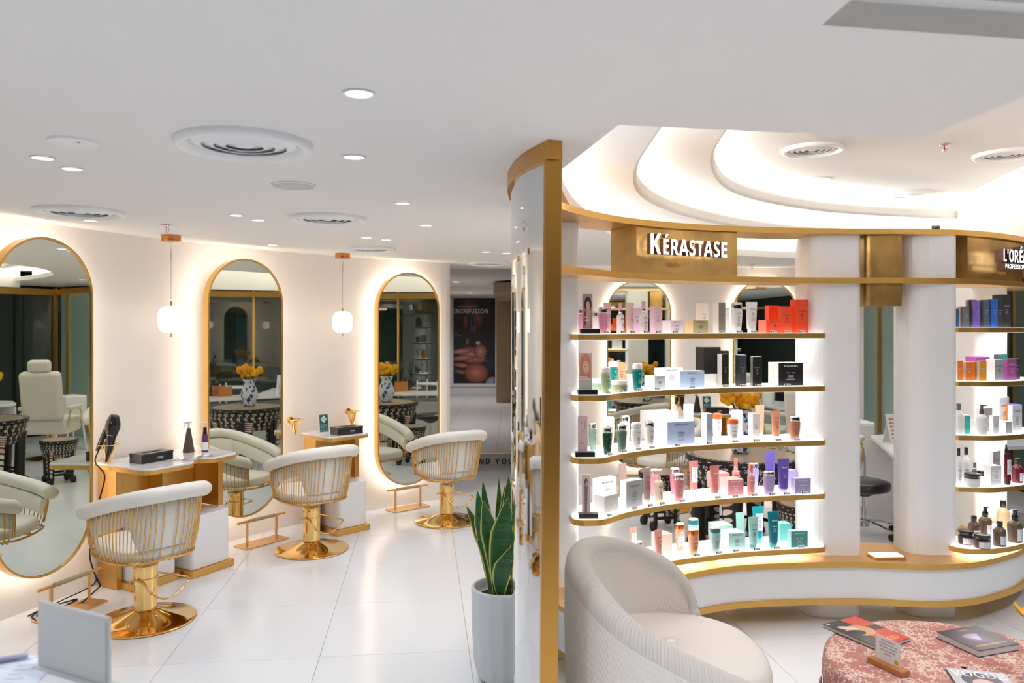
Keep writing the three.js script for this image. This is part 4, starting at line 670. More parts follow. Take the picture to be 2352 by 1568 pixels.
const items = [
  // left bay, top shelf
  ['L', 1, 'bottle', 1331, 24, 58, 0.25, 0xe59cb8, [S, W], -1, 'clear pink bottle half hidden by the end column'],
  ['L', 1, 'card', 1354, 24, 92, 0.05, 0, 0, 0, 'picture card of a dark-haired woman'],
  ['L', 1, 'bottle', 1367, 18, 50, 0.2, 0xece9ea, [S, W], -1, 'small white bottle behind the picture card'],
  ['L', 1, 'bottle', 1386, 27, 61, 0.06, 0xe394b2, [S, W], 2, 'large clear pink bottle'],
  ['L', 1, 'tube', 1395, 25, 70, 0.2, 0xd9aeb0, 0xe6c4c2, 0, 'dusty pink tube behind the clear bottle'],
  ['L', 1, 'spray', 1425, 17, 69, 0.1, 0xeadfe0, 0xe6b0b6, 0, 'pale pump spray with pink cap'],
  ['L', 1, 'tube', 1447, 26, 70, 0.07, 0xecc7bd, 0xf0d9d2, 2, 'peach tube with red monogram'],
  ['L', 1, 'box', 1464, 18, 57, 0.17, [0xdcc3d4], 0, 0, 'lilac carton behind the peach tube'],
  ['L', 1, 'spray', 1478, 18, 73, 0.05, 0xf0e2e4, 0xe9b7bd, 5, 'white pump spray with blush cap'],
  ['L', 1, 'box', 1506, 16, 62, 0.07, [0xe3bfce, 0xdfc0d2], 0xe8b0b8, 2, 'pink carton with red monogram', 12],
  ['L', 1, 'box', 1545, 28, 29, 0.07, [0xe3d0dd, 0xeee4ea], 0, 5, 'low lilac carton', 20],
  ['L', 1, 'box', 1600, 34, 29, 0.07, [0xaea173, 0xe2c492], 0, 0, 'low olive carton in gold film', 19],
  ['L', 1, 'box', 1613, 17, 68, 0.2, [0xf1ece8, 0xeee6e0], 0, 0, 'tall white carton behind the olive one', 11],
  ['L', 1, 'box', 1652, 15, 70, 0.06, [0x8d877a, 0xf5f2ee], 0xf5f2ee, 3, 'tall taupe carton with dark monogram', 13],
  ['L', 1, 'bottle', 1668, 15, 56, 0.18, 0xf3e9e6, [W], -1, 'slim white bottle beside the taupe carton'],
  ['L', 1, 'bottle', 1692, 27, 70, 0.06, 0xf1efee, [S, 0xefdad4], 2, 'white bottle with blush cap and red monogram'],
  ['L', 1, 'tube', 1726, 29, 71, 0.05, 0xf6f3f2, 0xf6f3f2, 2, 'white tube with large red monogram'],
  ['L', 1, 'box', 1771, 38, 29, 0.07, [0xf2492a, 0xf47c60], 0, 3, 'low orange-red carton in film', 18],
  ['L', 1, 'box', 1778, 22, 62, 0.2, [0xf04a20], 0, -1, 'plain orange carton at the back'],
  ['L', 1, 'box', 1804, 25, 61, 0.07, [0xf0502a, 0xee4418], 0, 3, 'middle-height orange carton', 5],
  ['L', 1, 'box', 1836, 27, 76, 0.06, [0xee4a20, 0xf04818], 0, 3, 'tallest orange carton', 14],
  // second
  ['L', 2, 'bottle', 1330, 18, 58, 0.25, 0xb9d4bd, [W], -1, 'pale green bottle half hidden by its picture card'],
  ['L', 2, 'card', 1349, 31, 96, 0.05, 0, 0, 1, 'picture card of a pink-haired woman'],
  ['L', 2, 'jar', 1371, 26, 27, 0.2, 0x9fb5a0, W, 0, 'sage jar behind the picture card'],
  ['L', 2, 'bottle', 1391, 26, 60, 0.06, 0xa9b98e, [W], 6, 'sage green bottle with white cap'],
  ['L', 2, 'bottle', 1408, 25, 64, 0.22, C(0x2fb9bd), [W], 1, 'turquoise bottle behind the sage bottle'],
  ['L', 2, 'box', 1428, 17, 58, 0.25, [0xd8a77e], 0, 6, 'tan carton behind the sage jar'],
  ['L', 2, 'jar', 1422, 39, 26, 0.06, 0xb4bf95, W, 0, 'low sage jar with white lid'],
  ['L', 2, 'box', 1457, 22, 30, 0.22, [0xf1efec], 0, 0, 'small white carton behind the teal bottle'],
  ['L', 2, 'bottle', 1464, 26, 63, 0.05, C(0x0e9c95), [W], 1, 'teal bottle with white cap'],
  ['L', 2, 'box', 1504, 24, 30, 0.06, [0xbfc2c8, 0xe6eeea], 0xf3f3f2, 0, 'small grey carton in clear film', 24],
  ['L', 2, 'box', 1536, 52, 42, 0.2, [0xe9e6ea, 0xefecea], 0, 0, 'wide white carton at the back', 14],
  ['L', 2, 'box', 1584, 54, 38, 0.08, [0xa9bedd, 0xf0eff0], 0xf0eff0, 0, 'wide pale blue carton', 13],
  ['L', 2, 'box', 1636, 38, 62, 0.17, [0x030303], 0, -1, 'plain black board standing on a white carton'],
  ['L', 2, 'box', 1635, 34, 27, 0.12, [0xeeece9], 0, -1, 'plain white carton under the black board'],
  ['L', 2, 'box', 1661, 15, 75, 0.06, [0x141312, 0xb5b3b0], 0, 4, 'slim black carton with gold monogram', 11],
  ['L', 2, 'box', 1667, 14, 78, 0.2, [0x1b1a19], 0, 4, 'slim black carton at the back'],
  ['L', 2, 'box', 1702, 15, 72, 0.06, [0x3a3f4c, 0x1d1c1c], 0xe9e2d8, 4, 'slate carton with pale monogram', 10],
  ['L', 2, 'box', 1737, 20, 68, 0.05, [0x121110, 0x8a8987], 0xe9e2d8, 4, 'black carton with large gold monogram', 5],
  ['L', 2, 'box', 1803, 53, 52, 0.06, [0x161516, 0xd8d5d2], 0xe9e5e0, 1, 'big black carton in clear film', 27],
  // third
  ['L', 3, 'bottle', 1330, 23, 62, 0.25, 0x6f9483, [S], -1, 'green bottle half hidden by the end column'],
  ['L', 3, 'card', 1343, 23, 95, 0.05, 0, 0, 2, 'pale pink picture card with a curl'],
  ['L', 3, 'bottle', 1362, 22, 62, 0.2, 0x7e9c8e, [S], 0, 'grey-green bottle behind the pink card'],
  ['L', 3, 'bottle', 1395, 26, 64, 0.05, C(0x1e5c35), [S], 5, 'dark green clear bottle with silver cap'],
  ['L', 3, 'bottle', 1401, 23, 66, 0.24, 0xe7e2d0, [W], 0, 'cream bottle behind the dark green one'],
  ['L', 3, 'bottle', 1428, 26, 63, 0.05, 0x5f7a66, [S], 5, 'moss green bottle with silver cap'],
  ['L', 3, 'bottle', 1435, 26, 66, 0.24, 0xe6e4d2, [S], 0, 'ivory bottle behind the moss green one'],
  ['L', 3, 'bottle', 1461, 27, 62, 0.05, 0xe9e7e4, [0xdcdcdc], 0, 'white bottle with grey cap'],
  ['L', 3, 'bottle', 1492, 25, 61, 0.05, 0xeae3da, [S], 0, 'cream bottle with silver cap'],
  ['L', 3, 'box', 1512, 60, 66, 0.24, [0xefedec], 0, -1, 'wide white carton at the back', 30],
  ['L', 3, 'box', 1551, 61, 52, 0.07, [0x9eaccb, 0xe9e9ea], 0xeceaea, 0, 'large blue-grey carton', 27],
  ['L', 3, 'box', 1581, 15, 78, 0.26, [0xe3e2e4, 0xf0efee], 0, 0, 'slim tall white carton at the back', 8],
  ['L', 3, 'box', 1624, 14, 66, 0.07, [0x9aa5bb, 0xe6e6e8], 0xeeeef0, 0, 'slim blue-grey carton', 12],
  ['L', 3, 'bottle', 1647, 23, 58, 0.2, 0xf1eeec, [0xf26a2c], 0, 'white bottle with orange cap at the back'],
  ['L', 3, 'bottle', 1683, 27, 53, 0.05, 0xf3f1ef, [0xf2662a], 5, 'white bottle with orange cap in front'],
  ['L', 3, 'box', 1692, 18, 62, 0.22, [0xf0eeee], 0xee8a76, 0, 'white carton with coral lid at the back', 8],
  ['L', 3, 'box', 1732, 16, 62, 0.06, [0xe6e3e2, 0xf2f0ee], 0xee8a76, 5, 'white carton with coral lid in front', 11],
  ['L', 3, 'tube', 1745, 23, 72, 0.22, 0xe4ab95, 0xf1d8cc, -1, 'peach tube at the back'],
  ['L', 3, 'tube', 1782, 23, 66, 0.08, 0xe09a78, 0xf1e2da, 6, 'apricot tube with black bars'],
  ['L', 3, 'bottle', 1825, 27, 54, 0.06, 0xb9795c, [S], 6, 'copper-brown bottle with silver cap'],
  // fourth
  ['L', 4, 'card', 1351, 20, 100, 0.05, 0, 0, 3, 'pale picture card of a standing woman'],
  ['L', 4, 'box', 1388, 40, 58, 0.22, [0xe9e6e4, 0xf0eeec], 0, 0, 'printed white carton behind the clear box', 14],
  ['L', 4, 'box', 1392, 32, 38, 0.07, [0xbcbab7, 0xc9c7c4], 0xe8e7e5, -1, 'grey carton in wrinkled clear film', 26],
  ['L', 4, 'box', 1450, 37, 61, 0.06, [0xa4a6a8, 0xf0f1f1], 0xe9eaea, 0, 'grey carton with pale side', 15],
  ['L', 4, 'tube', 1430, 24, 84, 0.23, 0xae9490, 0xd9b9a8, -1, 'mauve tube at the back'],
  ['L', 4, 'tube', 1486, 24, 82, 0.08, 0xa38a83, 0xe8d0bf, 6, 'mauve tube with beige cap in front'],
  ['L', 4, 'bottle', 1503, 24, 62, 0.22, 0xcf7f90, [S, 0xefc0c4], -1, 'rose bottle behind the trigger spray'],
  ['L', 4, 'trig', 1513, 20, 80, 0.06, 0xe8d2bd, 0xefcbb8, 0, 'cream trigger spray bottle'],
  ['L', 4, 'bottle', 1550, 24, 60, 0.22, 0xc77489, [S, 0xefc0c4], -1, 'rose bottle behind the pink one'],
  ['L', 4, 'bottle', 1559, 27, 63, 0.05, 0xcd8488, [S, 0xe9b6ad], 1, 'pink bottle with silver cap in front'],
  ['L', 4, 'tube', 1593, 24, 74, 0.2, 0xcb8484, 0xf2e6e3, 7, 'pink tube with barcode at the back'],
  ['L', 4, 'tube', 1641, 26, 70, 0.08, 0xd08078, 0xf0dcd6, 1, 'salmon tube with white bars in front'],
  ['L', 4, 'box', 1650, 32, 38, 0.22, [0xd8a3a6, 0xe8c6c6], 0, -1, 'low pink carton at the back', 20],
  ['L', 4, 'box', 1681, 34, 35, 0.07, [0xc78287, 0xe3bfc0], 0xe0a49c, 1, 'low rose carton in film', 19],
  ['L', 4, 'spray', 1690, 17, 72, 0.2, 0xd98f90, 0xe38372, 0, 'pink spray bottle at the back'],
  ['L', 4, 'spray', 1725, 17, 70, 0.06, 0xc9817c, 0xe0705c, 1, 'rose spray bottle with coral cap in front'],
  ['L', 4, 'bottle', 1730, 26, 62, 0.2, 0xb9aedb, [S], -1, 'lilac bottle at the back'],
  ['L', 4, 'bottle', 1766, 28, 54, 0.05, 0xa993c4, [S], 1, 'lilac bottle with silver cap in front'],
  ['L', 4, 'tube', 1769, 26, 84, 0.19, 0x6f62b8, 0xcabfe6, -1, 'violet tube at the back'],
  ['L', 4, 'tube', 1799, 29, 78, 0.07, 0x6553a8, 0xc9c0e8, 1, 'deep violet tube in front'],
  ['L', 4, 'box', 1840, 34, 35, 0.022, [0xa79dcb, 0xcfc8e6], 0xc3bade, 1, 'low lilac carton in film', 9],
  ['L', 4, 'box', 1812, 24, 40, 0.2, [0xb0a5d6, 0xcfc8e6], 0, -1, 'low lilac carton at the back', 10],
  // lowest
  ['L', 5, 'tube', 1333, 17, 58, 0.12, 0x8d9cc6, 0xc9d2ea, -1, 'small blue tube beside the end column'],
  ['L', 5, 'box', 1363, 18, 42, 0.12, [0xd9e0e0, 0xe6eaea], 0, -1, 'small pale grey carton beside the blue tube', 11],
  ['L', 5, 'jar', 1406, 26, 52, 0.1, C(0xf07a20), CU, -1, 'amber jar with copper lid'],
  ['L', 5, 'jar', 1431, 30, 30, 0.1, 0x8fb6b4, 0x9ec4c2, -1, 'low teal jar behind the armchair'],
  ['L', 5, 'tube', 1454, 22, 64, 0.2, 0xe5a59a, 0xf0cfc6, 7, 'pink tube with barcode at the back'],
  ['L', 5, 'bottle', 1466, 24, 52, 0.06, 0xe9e7e4, [S, W], -1, 'white bottle with silver cap beside the armchair'],
  ['L', 5, 'tube', 1512, 23, 68, 0.06, 0xe39a90, 0xf2d3c8, 6, 'coral pink tube in front'],
  ['L', 5, 'box', 1520, 30, 40, 0.16, [0xe8b3a8, 0xf0cbc2], 0, -1, 'low pink carton behind the coral tube', 18],
  ['L', 5, 'bottle', 1562, 23, 62, 0.16, 0xe8a184, [CU, 0xf1dcca], 7, 'peach bottle with copper cap at the back'],
  ['L', 5, 'bottle', 1593, 26, 60, 0.05, 0xe2a07c, [CU, 0xf3e4d4], 6, 'peach bottle with copper cap in front'],
  ['L', 5, 'bottle', 1593, 25, 62, 0.22, 0xa9d6d4, [0x1f7f8c, 0xf0e2c8], -1, 'aqua bottle with teal cap at the back'],
  ['L', 5, 'bottle', 1643, 26, 58, 0.05, 0xa5cbc6, [0x1f7080, 0xf0e2c8], 0, 'aqua bottle with teal cap in front'],
  ['L', 5, 'box', 1683, 37, 36, 0.07, [0xa5cdc9, 0xcfe6e3], 0xc3dedb, 0, 'low aqua carton in film', 20],
  ['L', 5, 'box', 1655, 36, 38, 0.22, [0xb9dcd8, 0xcfe6e3], 0, -1, 'low aqua carton at the back', 20],
  ['L', 5, 'tube', 1700, 22, 70, 0.18, 0xa0d3cd, 0xc9e8e4, -1, 'pale aqua tube at the back'],
  ['L', 5, 'tube', 1730, 25, 72, 0.06, 0x9fd0c8, 0x3d94a0, 6, 'pale aqua tube with black bars in front'],
  ['L', 5, 'tube', 1741, 28, 82, 0.18, 0x1d97a6, 0x38b4bd, 7, 'bright teal tube with barcode at the back'],
  ['L', 5, 'tube', 1776, 28, 82, 0.06, 0x0d7482, 0x1f9aa2, 1, 'dark teal tube in front'],
  ['L', 5, 'box', 1798, 24, 38, 0.18, [0x63b5b5, 0x8fcccb], 0, -1, 'low teal carton at the back', 14],
  ['L', 5, 'box', 1832, 36, 37, 0.025, [0x4f9a98, 0xa7d0ce], 0x9fcac6, 1, 'low teal carton in film', 9],
  // right bay
  ['R', 1, 'box', 2197, 6, 42, 0.06, [0x4f6f96], 0, -1, 'narrow blue hair colour carton', 4],
  ['R', 1, 'box', 2209, 12, 48, 0.08, [0xa89d97], 0, -1, 'beige-grey hair colour carton', 8],
  ['R', 1, 'box', 2220, 11, 48, 0.05, [0x77808a], 0, 1, 'slate printed hair colour carton'],
  ['R', 1, 'box', 2231, 16, 63, 0.1, [0x6a625e], 0, -1, 'taupe hair colour carton', 6],
  ['R', 1, 'box', 2244, 13, 62, 0.05, [0x8b6fd0], 0, 1, 'violet hair colour carton'],
  ['R', 1, 'box', 2256, 11, 58, 0.1, [0x7c7876], 0, -1, 'warm grey hair colour carton'],
  ['R', 1, 'box', 2266, 12, 63, 0.05, [0x66707c], 0, 1, 'steel grey printed hair colour carton'],
  ['R', 1, 'box', 2276, 9, 58, 0.1, [0x54504f], 0, -1, 'dark brown-grey hair colour carton'],
  ['R', 1, 'box', 2285, 12, 64, 0.05, [0x3f74d6], 0, 1, 'bright blue hair colour carton'],
  ['R', 1, 'box', 2297, 11, 63, 0.06, [0x4b4c50], 0, 1, 'charcoal printed hair colour carton'],
  ['R', 1, 'box', 2312, 17, 75, 0.07, [0x3f3f42], 0x333335, 1, 'tallest charcoal hair colour carton'],
  ['R', 2, 'box', 2203, 11, 46, 0.06, [0xf08320, 0xd9d9d9], 0, 1, 'orange carton beside the white column', 5],
  ['R', 2, 'box', 2213, 9, 42, 0.1, [0xd6d6d8], 0, -1, 'silver-grey carton between the orange ones'],
  ['R', 2, 'box', 2227, 16, 43, 0.05, [0xee7a30, 0xd9d9d9], 0, 1, 'second orange carton beside the silver-grey one'],
  ['R', 2, 'box', 2243, 9, 43, 0.08, [0xf07a20], 0, -1, 'narrow orange carton behind the flame carton'],
  ['R', 2, 'box', 2255, 14, 46, 0.04, [0xe8a21c, 0xb9b9bb], 0, 1, 'golden carton with a flame print', 6],
  ['R', 2, 'box', 2258, 26, 52, 0.16, [0xa8559c], 0, -1, 'magenta carton behind the golden one'],
  ['R', 2, 'box', 2286, 16, 48, 0.05, [0xa6abb0, 0xf4f4f4], 0xf4f4f4, 0, 'white carton with grey front', 18],
  ['R', 2, 'box', 2302, 22, 55, 0.17, [0x4d9c98, 0x57605f], 0, -1, 'teal and grey carton at the back', 4],
  ['R', 2, 'box', 2322, 18, 48, 0.05, [0xb55ba4, 0xa24f98], 0, 1, 'magenta printed carton', 5],
  ['R', 2, 'box', 2338, 11, 47, 0.06, [0x3d3540, 0x8d8a90], 0, 1, 'dark purple carton with white print'],
  ['R', 3, 'flask', 2202, 21, 70, 0.07, 0xf1f1f1, 0x6b6b6e, -1, 'white bottle with grey cap beside the column'],
  ['R', 3, 'box', 2219, 11, 43, 0.06, [0x2fc0b4, 0xf2f2f2], 0xf4f4f4, 1, 'white carton with turquoise face', 8],
  ['R', 3, 'box', 2236, 14, 30, 0.1, [0xf0f0ef], 0, -1, 'small plain white carton'],
  ['R', 3, 'pump', 2255, 22, 70, 0.05, 0xf0f0ee, 0x4d4b4e, -1, 'tall white bottle with dark collar'],
  ['R', 3, 'box', 2270, 16, 54, 0.16, [0x84787e, 0xcfcdd0], 0, 1, 'grey-violet carton at the back'],
  ['R', 3, 'box', 2284, 12, 42, 0.05, [0xd4d6da, 0xf3f3f3], 0xf3f3f3, 3, 'small white carton with monogram', 9],
  ['R', 3, 'box', 2309, 12, 28, 0.04, [0xb5b8bd, 0xefefef], 0xf3f3f3, -1, 'lowest white carton in front', 17],
  ['R', 3, 'box', 2303, 24, 74, 0.16, [0xc9c9cc, 0xeceaea], 0xf1e8e4, 0, 'largest white carton at the back', 8],
  ['R', 3, 'box', 2333, 22, 62, 0.06, [0xe6e8f0, 0xf4f4f4], 0x3b6fd0, 0, 'white carton with blue lid', 8],
  ['R', 3, 'box', 2336, 13, 58, 0.11, [0xe9852c], 0x6b3fa8, -1, 'orange carton with purple lid'],
  ['R', 4, 'flask', 2202, 14, 82, 0.1, 0xe7e7ea, M.black, 0, 'tall white bottle beside the column'],
  ['R', 4, 'flask', 2219, 16, 83, 0.13, 0xe9e9ec, M.black, 0, 'tall white bottle with printed back'],
  ['R', 4, 'spray', 2239, 13, 46, 0.16, 0x4c4a4c, 0x5b595b, -1, 'slim dark grey bottle at the back'],
  ['R', 4, 'jar', 2233, 33, 30, 0.04, 0xf1f1f1, 0x241a1c, -1, 'white jar with dark red-black lid'],
  ['R', 4, 'jar', 2255, 18, 27, 0.15, 0xefefef, M.black, -1, 'small white jar with black lid'],
  ['R', 4, 'box', 2281, 20, 45, 0.05, [0xd7d9dc, 0xf3f3f3], 0xf3f3f3, 7, 'white carton with a bottle print', 15],
  ['R', 4, 'box', 2287, 16, 66, 0.17, [0x7f7683, 0xd0d0d2], 0, 0, 'purple and silver carton at the back', 6],
  ['R', 4, 'pump', 2311, 15, 84, 0.15, 0xeeeeee, M.black, -1, 'white pump bottle with black head'],
  ['R', 4, 'tube', 2314, 21, 70, 0.05, 0x6e1624, 0x1d1416, 7, 'burgundy tube with white label'],
  ['R', 4, 'flask', 2337, 24, 55, 0.06, 0x6a1522, M.black, 7, 'burgundy bottle with white label'],
  ['R', 5, 'jar', 2219, 34, 31, 0.12, 0x553527, 0x241d1b, 7, 'brown jar with black lid at the back'],
  ['R', 5, 'jar', 2256, 34, 31, 0.03, 0x5f4232, 0x1e1a19, 7, 'brown jar with black lid in front'],
  ['R', 5, 'flask', 2237, 25, 54, 0.2, 0x6b5340, M.black, 7, 'short brown bottle behind the jars'],
  ['R', 5, 'pump', 2263, 27, 72, 0.2, 0x6e5642, M.black, 7, 'tall brown pump bottle behind the jars'],
  ['R', 5, 'flask', 2296, 27, 57, 0.04, 0x6a523e, M.black, 7, 'brown bottle with black cap in front'],
  ['R', 5, 'flask', 2304, 26, 66, 0.2, 0xd9bd8e, M.black, -1, 'beige bottle at the back'],
  ['R', 5, 'box', 2328, 11, 38, 0.16, [0x9a9aa0, 0xd8d8dc], 0xd8d8d8, 0, 'silver-framed carton at the back', 6],
  ['R', 5, 'pump', 2331, 31, 74, 0.05, 0x6c543f, M.black, 7, 'largest brown pump bottle in front'],
];
make.trig = (t, w, h, c, cap, pr) => { const a = w / 2; part(t, 'body', lathe([[0, 0], [a * 0.92, 0], [a, 0.004], [a, 0.58 * h], [a * 0.85, 0.63 * h], [a * 0.5, 0.65 * h], [0, 0.65 * h]], 24), c); part(t, 'collar', cyl(a * 0.45, a * 0.55, 0.12 * h, 18), cap, V(0, 0.7 * h, 0)); trigger(t, 0.75 * h, cap, a / 0.024); part(t, 'printed_label', wrapPrint(a, a, 0.1 * h, 0.52 * h, pr, 0.9), printMat); };
for (const it of items) product(...it);
// the black board stands on its white carton
{ const b = scene.children.find((o) => o.userData.label?.startsWith('plain black board')); b.position.y += 27 * 4.6 / F; }
// ================= LOUNGE: ARMCHAIR, TEA TABLE, PLANT =================
{
  const ribs = canvasTex(128, 128, (g, w, h) => { const im = g.createImageData(w, h); for (let y = 0; y < h; y++) for (let x = 0; x < w; x++) { const c = 128 + 100 * Math.sin((x + 4 * Math.sin(y / 128 * 8 * Math.PI)) / 128 * 16 * Math.PI) * (0.75 + 0.25 * Math.sin(y / 128 * 16 * Math.PI)) + 20 * (rnd() - 0.5), o = (y * w + x) * 4; im.data[o] = im.data[o + 1] = im.data[o + 2] = c; im.data[o + 3] = 255; } g.putImageData(im, 0, 0); }, false);
  ribs.repeat.set(14, 22);
  const fabric = phys({ color: 0xeee6db, roughness: 0.95, bumpMap: ribs, bumpScale: 0.0022, sheen: 0.3, sheenRoughness: 0.6, sheenColor: new THREE.Color(0xfff6ea) });
  const ribs2 = ribs.clone(); ribs2.repeat.set(30, 30);
  const fabric2 = fabric.clone(); fabric2.bumpMap = ribs2; fabric2.bumpScale = 0.0006;
  const t = thing('armchair', 'cream ribbed tub armchair in front of the display bench', 'armchair', P(0.66, 3.18));
  const path = [[1.01, 2.80, 0.36], [0.97, 2.785, 0.45], [0.86, 2.765, 0.525], [0.6, 2.765, 0.645], [0.42, 2.82, 0.745], [0.305, 2.98, 0.835], [0.275, 3.2, 0.87], [0.335, 3.42, 0.868], [0.46, 3.56, 0.835], [0.62, 3.62, 0.772], [0.72, 3.615, 0.722], [0.79, 3.60, 0.66], [0.832, 3.585, 0.585], [0.845, 3.578, 0.50]];
  const cv = new THREE.CatmullRomCurve3(path.map(([x, z, h]) => V(x, h, -z)), false, 'centripetal'), rings = [], N = 90;
  for (let i = -4; i <= N + 4; i++) {
    const u = Math.min(1, Math.max(0, i / N)), c = cv.getPointAt(u), tg = cv.getTangentAt(u); tg.y = 0; tg.normalize();
    const out = V(-tg.z, 0, tg.x); const over = i < 0 ? -i : i > N ? i - N : 0, k = Math.sqrt(1 - (over / 4.2) ** 2), th = 0.055 * k, cc = c.clone().add(tg.clone().multiplyScalar((i < 0 ? -1 : 1) * 0.02 * (over ? Math.sin(over / 4 * Math.PI / 2) : 0)));
    const o = out.x * (c.x - 0.68) + out.z * (c.z + 3.18) > 0 ? 1 : -1, H = c.y - (1 - k) * 0.05, r = [], q = (d, y) => r.push(V(cc.x + out.x * o * d - 0.66, y, cc.z + out.z * o * d + 3.18));
    q(th * 0.55, 0.035); q(th * 0.85, 0.09); for (const f of [0.3, 0.5, 0.7]) q(th * (0.9 + 0.25 * f), H * f); q(th * 1.05, H - th * 1.3);
    for (let a = 0; a <= 10; a++) { const z = Math.PI * a / 10; q(th * Math.cos(z), H - th + th * Math.sin(z)); }
    q(-th, H - th * 1.6); q(-th, H * 0.6); q(-th, 0.3); q(-th * 0.6, 0.035); rings.push(r);
  }
  part(t, 'shell', loft(rings), fabric);
  const seat = [[0.80, 0.10], [0.90, 0.16], [0.965, 0.26], [1, 0.38], [0.995, 0.44], [0.965, 0.475], [0.9, 0.495], [0.75, 0.504], [0.4, 0.51], [0.05, 0.512]].map(([k, y]) => ovalRing(0.385 * k, 0.40 * k, y, 56, -0.005, 0, 2.3));
  part(t, 'seat', loft(seat), fabric2);
  part(t, 'base', lathe([[0, 0], [0.27, 0], [0.28, 0.02], [0.28, 0.1], [0, 0.1]], 40), M.blackMatt);
}
// mother-of-pearl inlay furniture
const inlayTex = canvasTex(1024, 512, (g, w, h) => {
  g.fillStyle = '#17110e'; g.fillRect(0, 0, w, h); const p = () => ['#e8dccb', '#d9b9a8', '#c9d2c4', '#efe6d8', '#b8a48e'][Math.floor(rnd() * 5)];
  for (let x = 0; x < w; x += 32) { g.fillStyle = p(); g.fillRect(x + 4, 84, 22, 22); g.fillStyle = p(); g.beginPath(); g.arc(x + 16, 34, 6, 0, 7); g.fill(); if (x % 64 === 0) { g.beginPath(); g.arc(x + 32, 58, 5, 0, 7); g.fill(); } }
  for (let x = 0; x < w; x += 64) for (let y = 130; y < h; y += 46) { g.save(); g.translate(x + 32 + ((y / 46) % 2) * 20, y + 20); for (let k = 0; k < 5; k++) { g.rotate(2 * Math.PI / 5); g.fillStyle = p(); g.beginPath(); g.ellipse(11, 0, 8, 4, 0, 0, 7); g.fill(); } g.restore(); g.fillStyle = p(); g.beginPath(); g.ellipse(x + 4, y + 22, 4, 9, 0.5, 0, 7); g.fill(); g.beginPath(); g.ellipse(x + 58, y + 2, 4, 9, -0.5, 0, 7); g.fill(); }
});
inlayTex.repeat.set(2, 1);
const legTex = canvasTex(128, 512, (g, w, h) => { g.fillStyle = '#17110e'; g.fillRect(0, 0, w, h); for (let y = 16; y < h; y += 36) for (const s of [-1, 1]) { g.fillStyle = ['#e8dccb', '#dba999', '#d7d2c0'][Math.floor(rnd() * 3)]; g.beginPath(); g.ellipse(64 + s * 24, y, 9, 16, s * 0.5, 0, 7); g.fill(); } });
const inlay = std({ map: inlayTex, roughness: 0.35 }), legInlay = std({ map: legTex, roughness: 0.35 }), marbleTop = std({ color: 0xb9a692, roughness: 0.25 });
const edgeTex = canvasTex(512, 32, (g, w, h) => { g.fillStyle = '#17110e'; g.fillRect(0, 0, w, h); for (let x = 0; x < w; x += 16) { g.fillStyle = x % 32 ? '#e9dfd0' : '#cfb9a8'; g.beginPath(); g.arc(x + 8, x % 32 ? 10 : 22, 3, 0, 7); g.fill(); } });
const edgeInlay = std({ map: edgeTex, roughness: 0.35 });
function inlayTable(name, cat, label, pos, r, h, n, turn = 0) {
  const t = thing(name, label, cat, pos, turn, 'black inlaid furniture');
  part(t, 'top_edge', cyl(r, r, 0.035, 48), [edgeInlay, M.blackMatt, M.blackMatt], V(0, h - 0.024, 0)); part(t, 'top_rim', new THREE.TorusGeometry(r * 0.92, r * 0.07, 8, 56).scale(1, 1, 0.28), inlay, V(0, h - 0.004, 0), [Math.PI / 2, 0, 0]); part(t, 'top_slab', cyl(r * 0.86, r * 0.86, 0.01, 48), marbleTop, V(0, h - 0.006, 0));
  part(t, 'apron', lathe([[r * 0.86, h - 0.042], [r * 0.95, h - 0.05], [r * 0.93, h * 0.82], [r * 0.88, h * 0.74], [r * 0.80, h * 0.62], [r * 0.76, h * 0.62], [r * 0.82, h * 0.80], [r * 0.82, h - 0.042]], 48), inlay);
  for (let i = 0; i < n; i++) {
    const a = (i + 0.5) / n * 2 * Math.PI, w = r * 0.27;
    part(t, 'leg', loft([[0.05, 0.84, 0.9], [0.2 * h, 0.84, 0.8], [0.62 * h, 0.86, 1], [0.78 * h, 0.88, 1.3]].map(([y, k, s]) => ovalRing(w * s / 1.6, w * 0.42, 0, 16, 0, 0, 4).map((p) => { const q = V(p.x, y, p.z + r * k - 0.02); return V(q.x * Math.cos(a) + q.z * Math.sin(a), q.y, -q.x * Math.sin(a) + q.z * Math.cos(a)); }))), legInlay);
    part(t, 'foot', lathe([[0, 0], [w * 0.5, 0.003], [w * 0.66, 0.03], [w * 0.6, 0.06], [w * 0.4, 0.075], [0, 0.075]], 20), M.blackMatt, V(Math.sin(a) * r * 0.82, 0, Math.cos(a) * r * 0.82));
    const b = a + 2 * Math.PI / n, q = r * 0.8; part(t, 'stretcher', rod(V(Math.sin(a) * q, 0.17 * h + 0.02, Math.cos(a) * q), V(Math.sin(b) * q, 0.17 * h + 0.02, Math.cos(b) * q), 0.014, 8), M.blackMatt);
  }
}
inlayTable('inlay_table', 'table', 'large round black table inlaid with mother of pearl behind the shelves', P(1.92, 6.40), 0.48, 0.75, 6);
inlayTable('inlay_stool', 'stool', 'small black inlaid stool behind the low shelves beside the large inlaid table', P(1.34, 6.98), 0.2, 0.5, 4, 0.2);
inlayTable('inlay_stool', 'stool', 'small black inlaid stool half hidden behind the white column', P(2.16, 5.72), 0.2, 0.5, 4, 0.5);
inlayTable('inlay_table', 'table', 'low black inlaid tea table under the pink lace cloth', P(1.72, 2.95), 0.44, 0.495, 6);
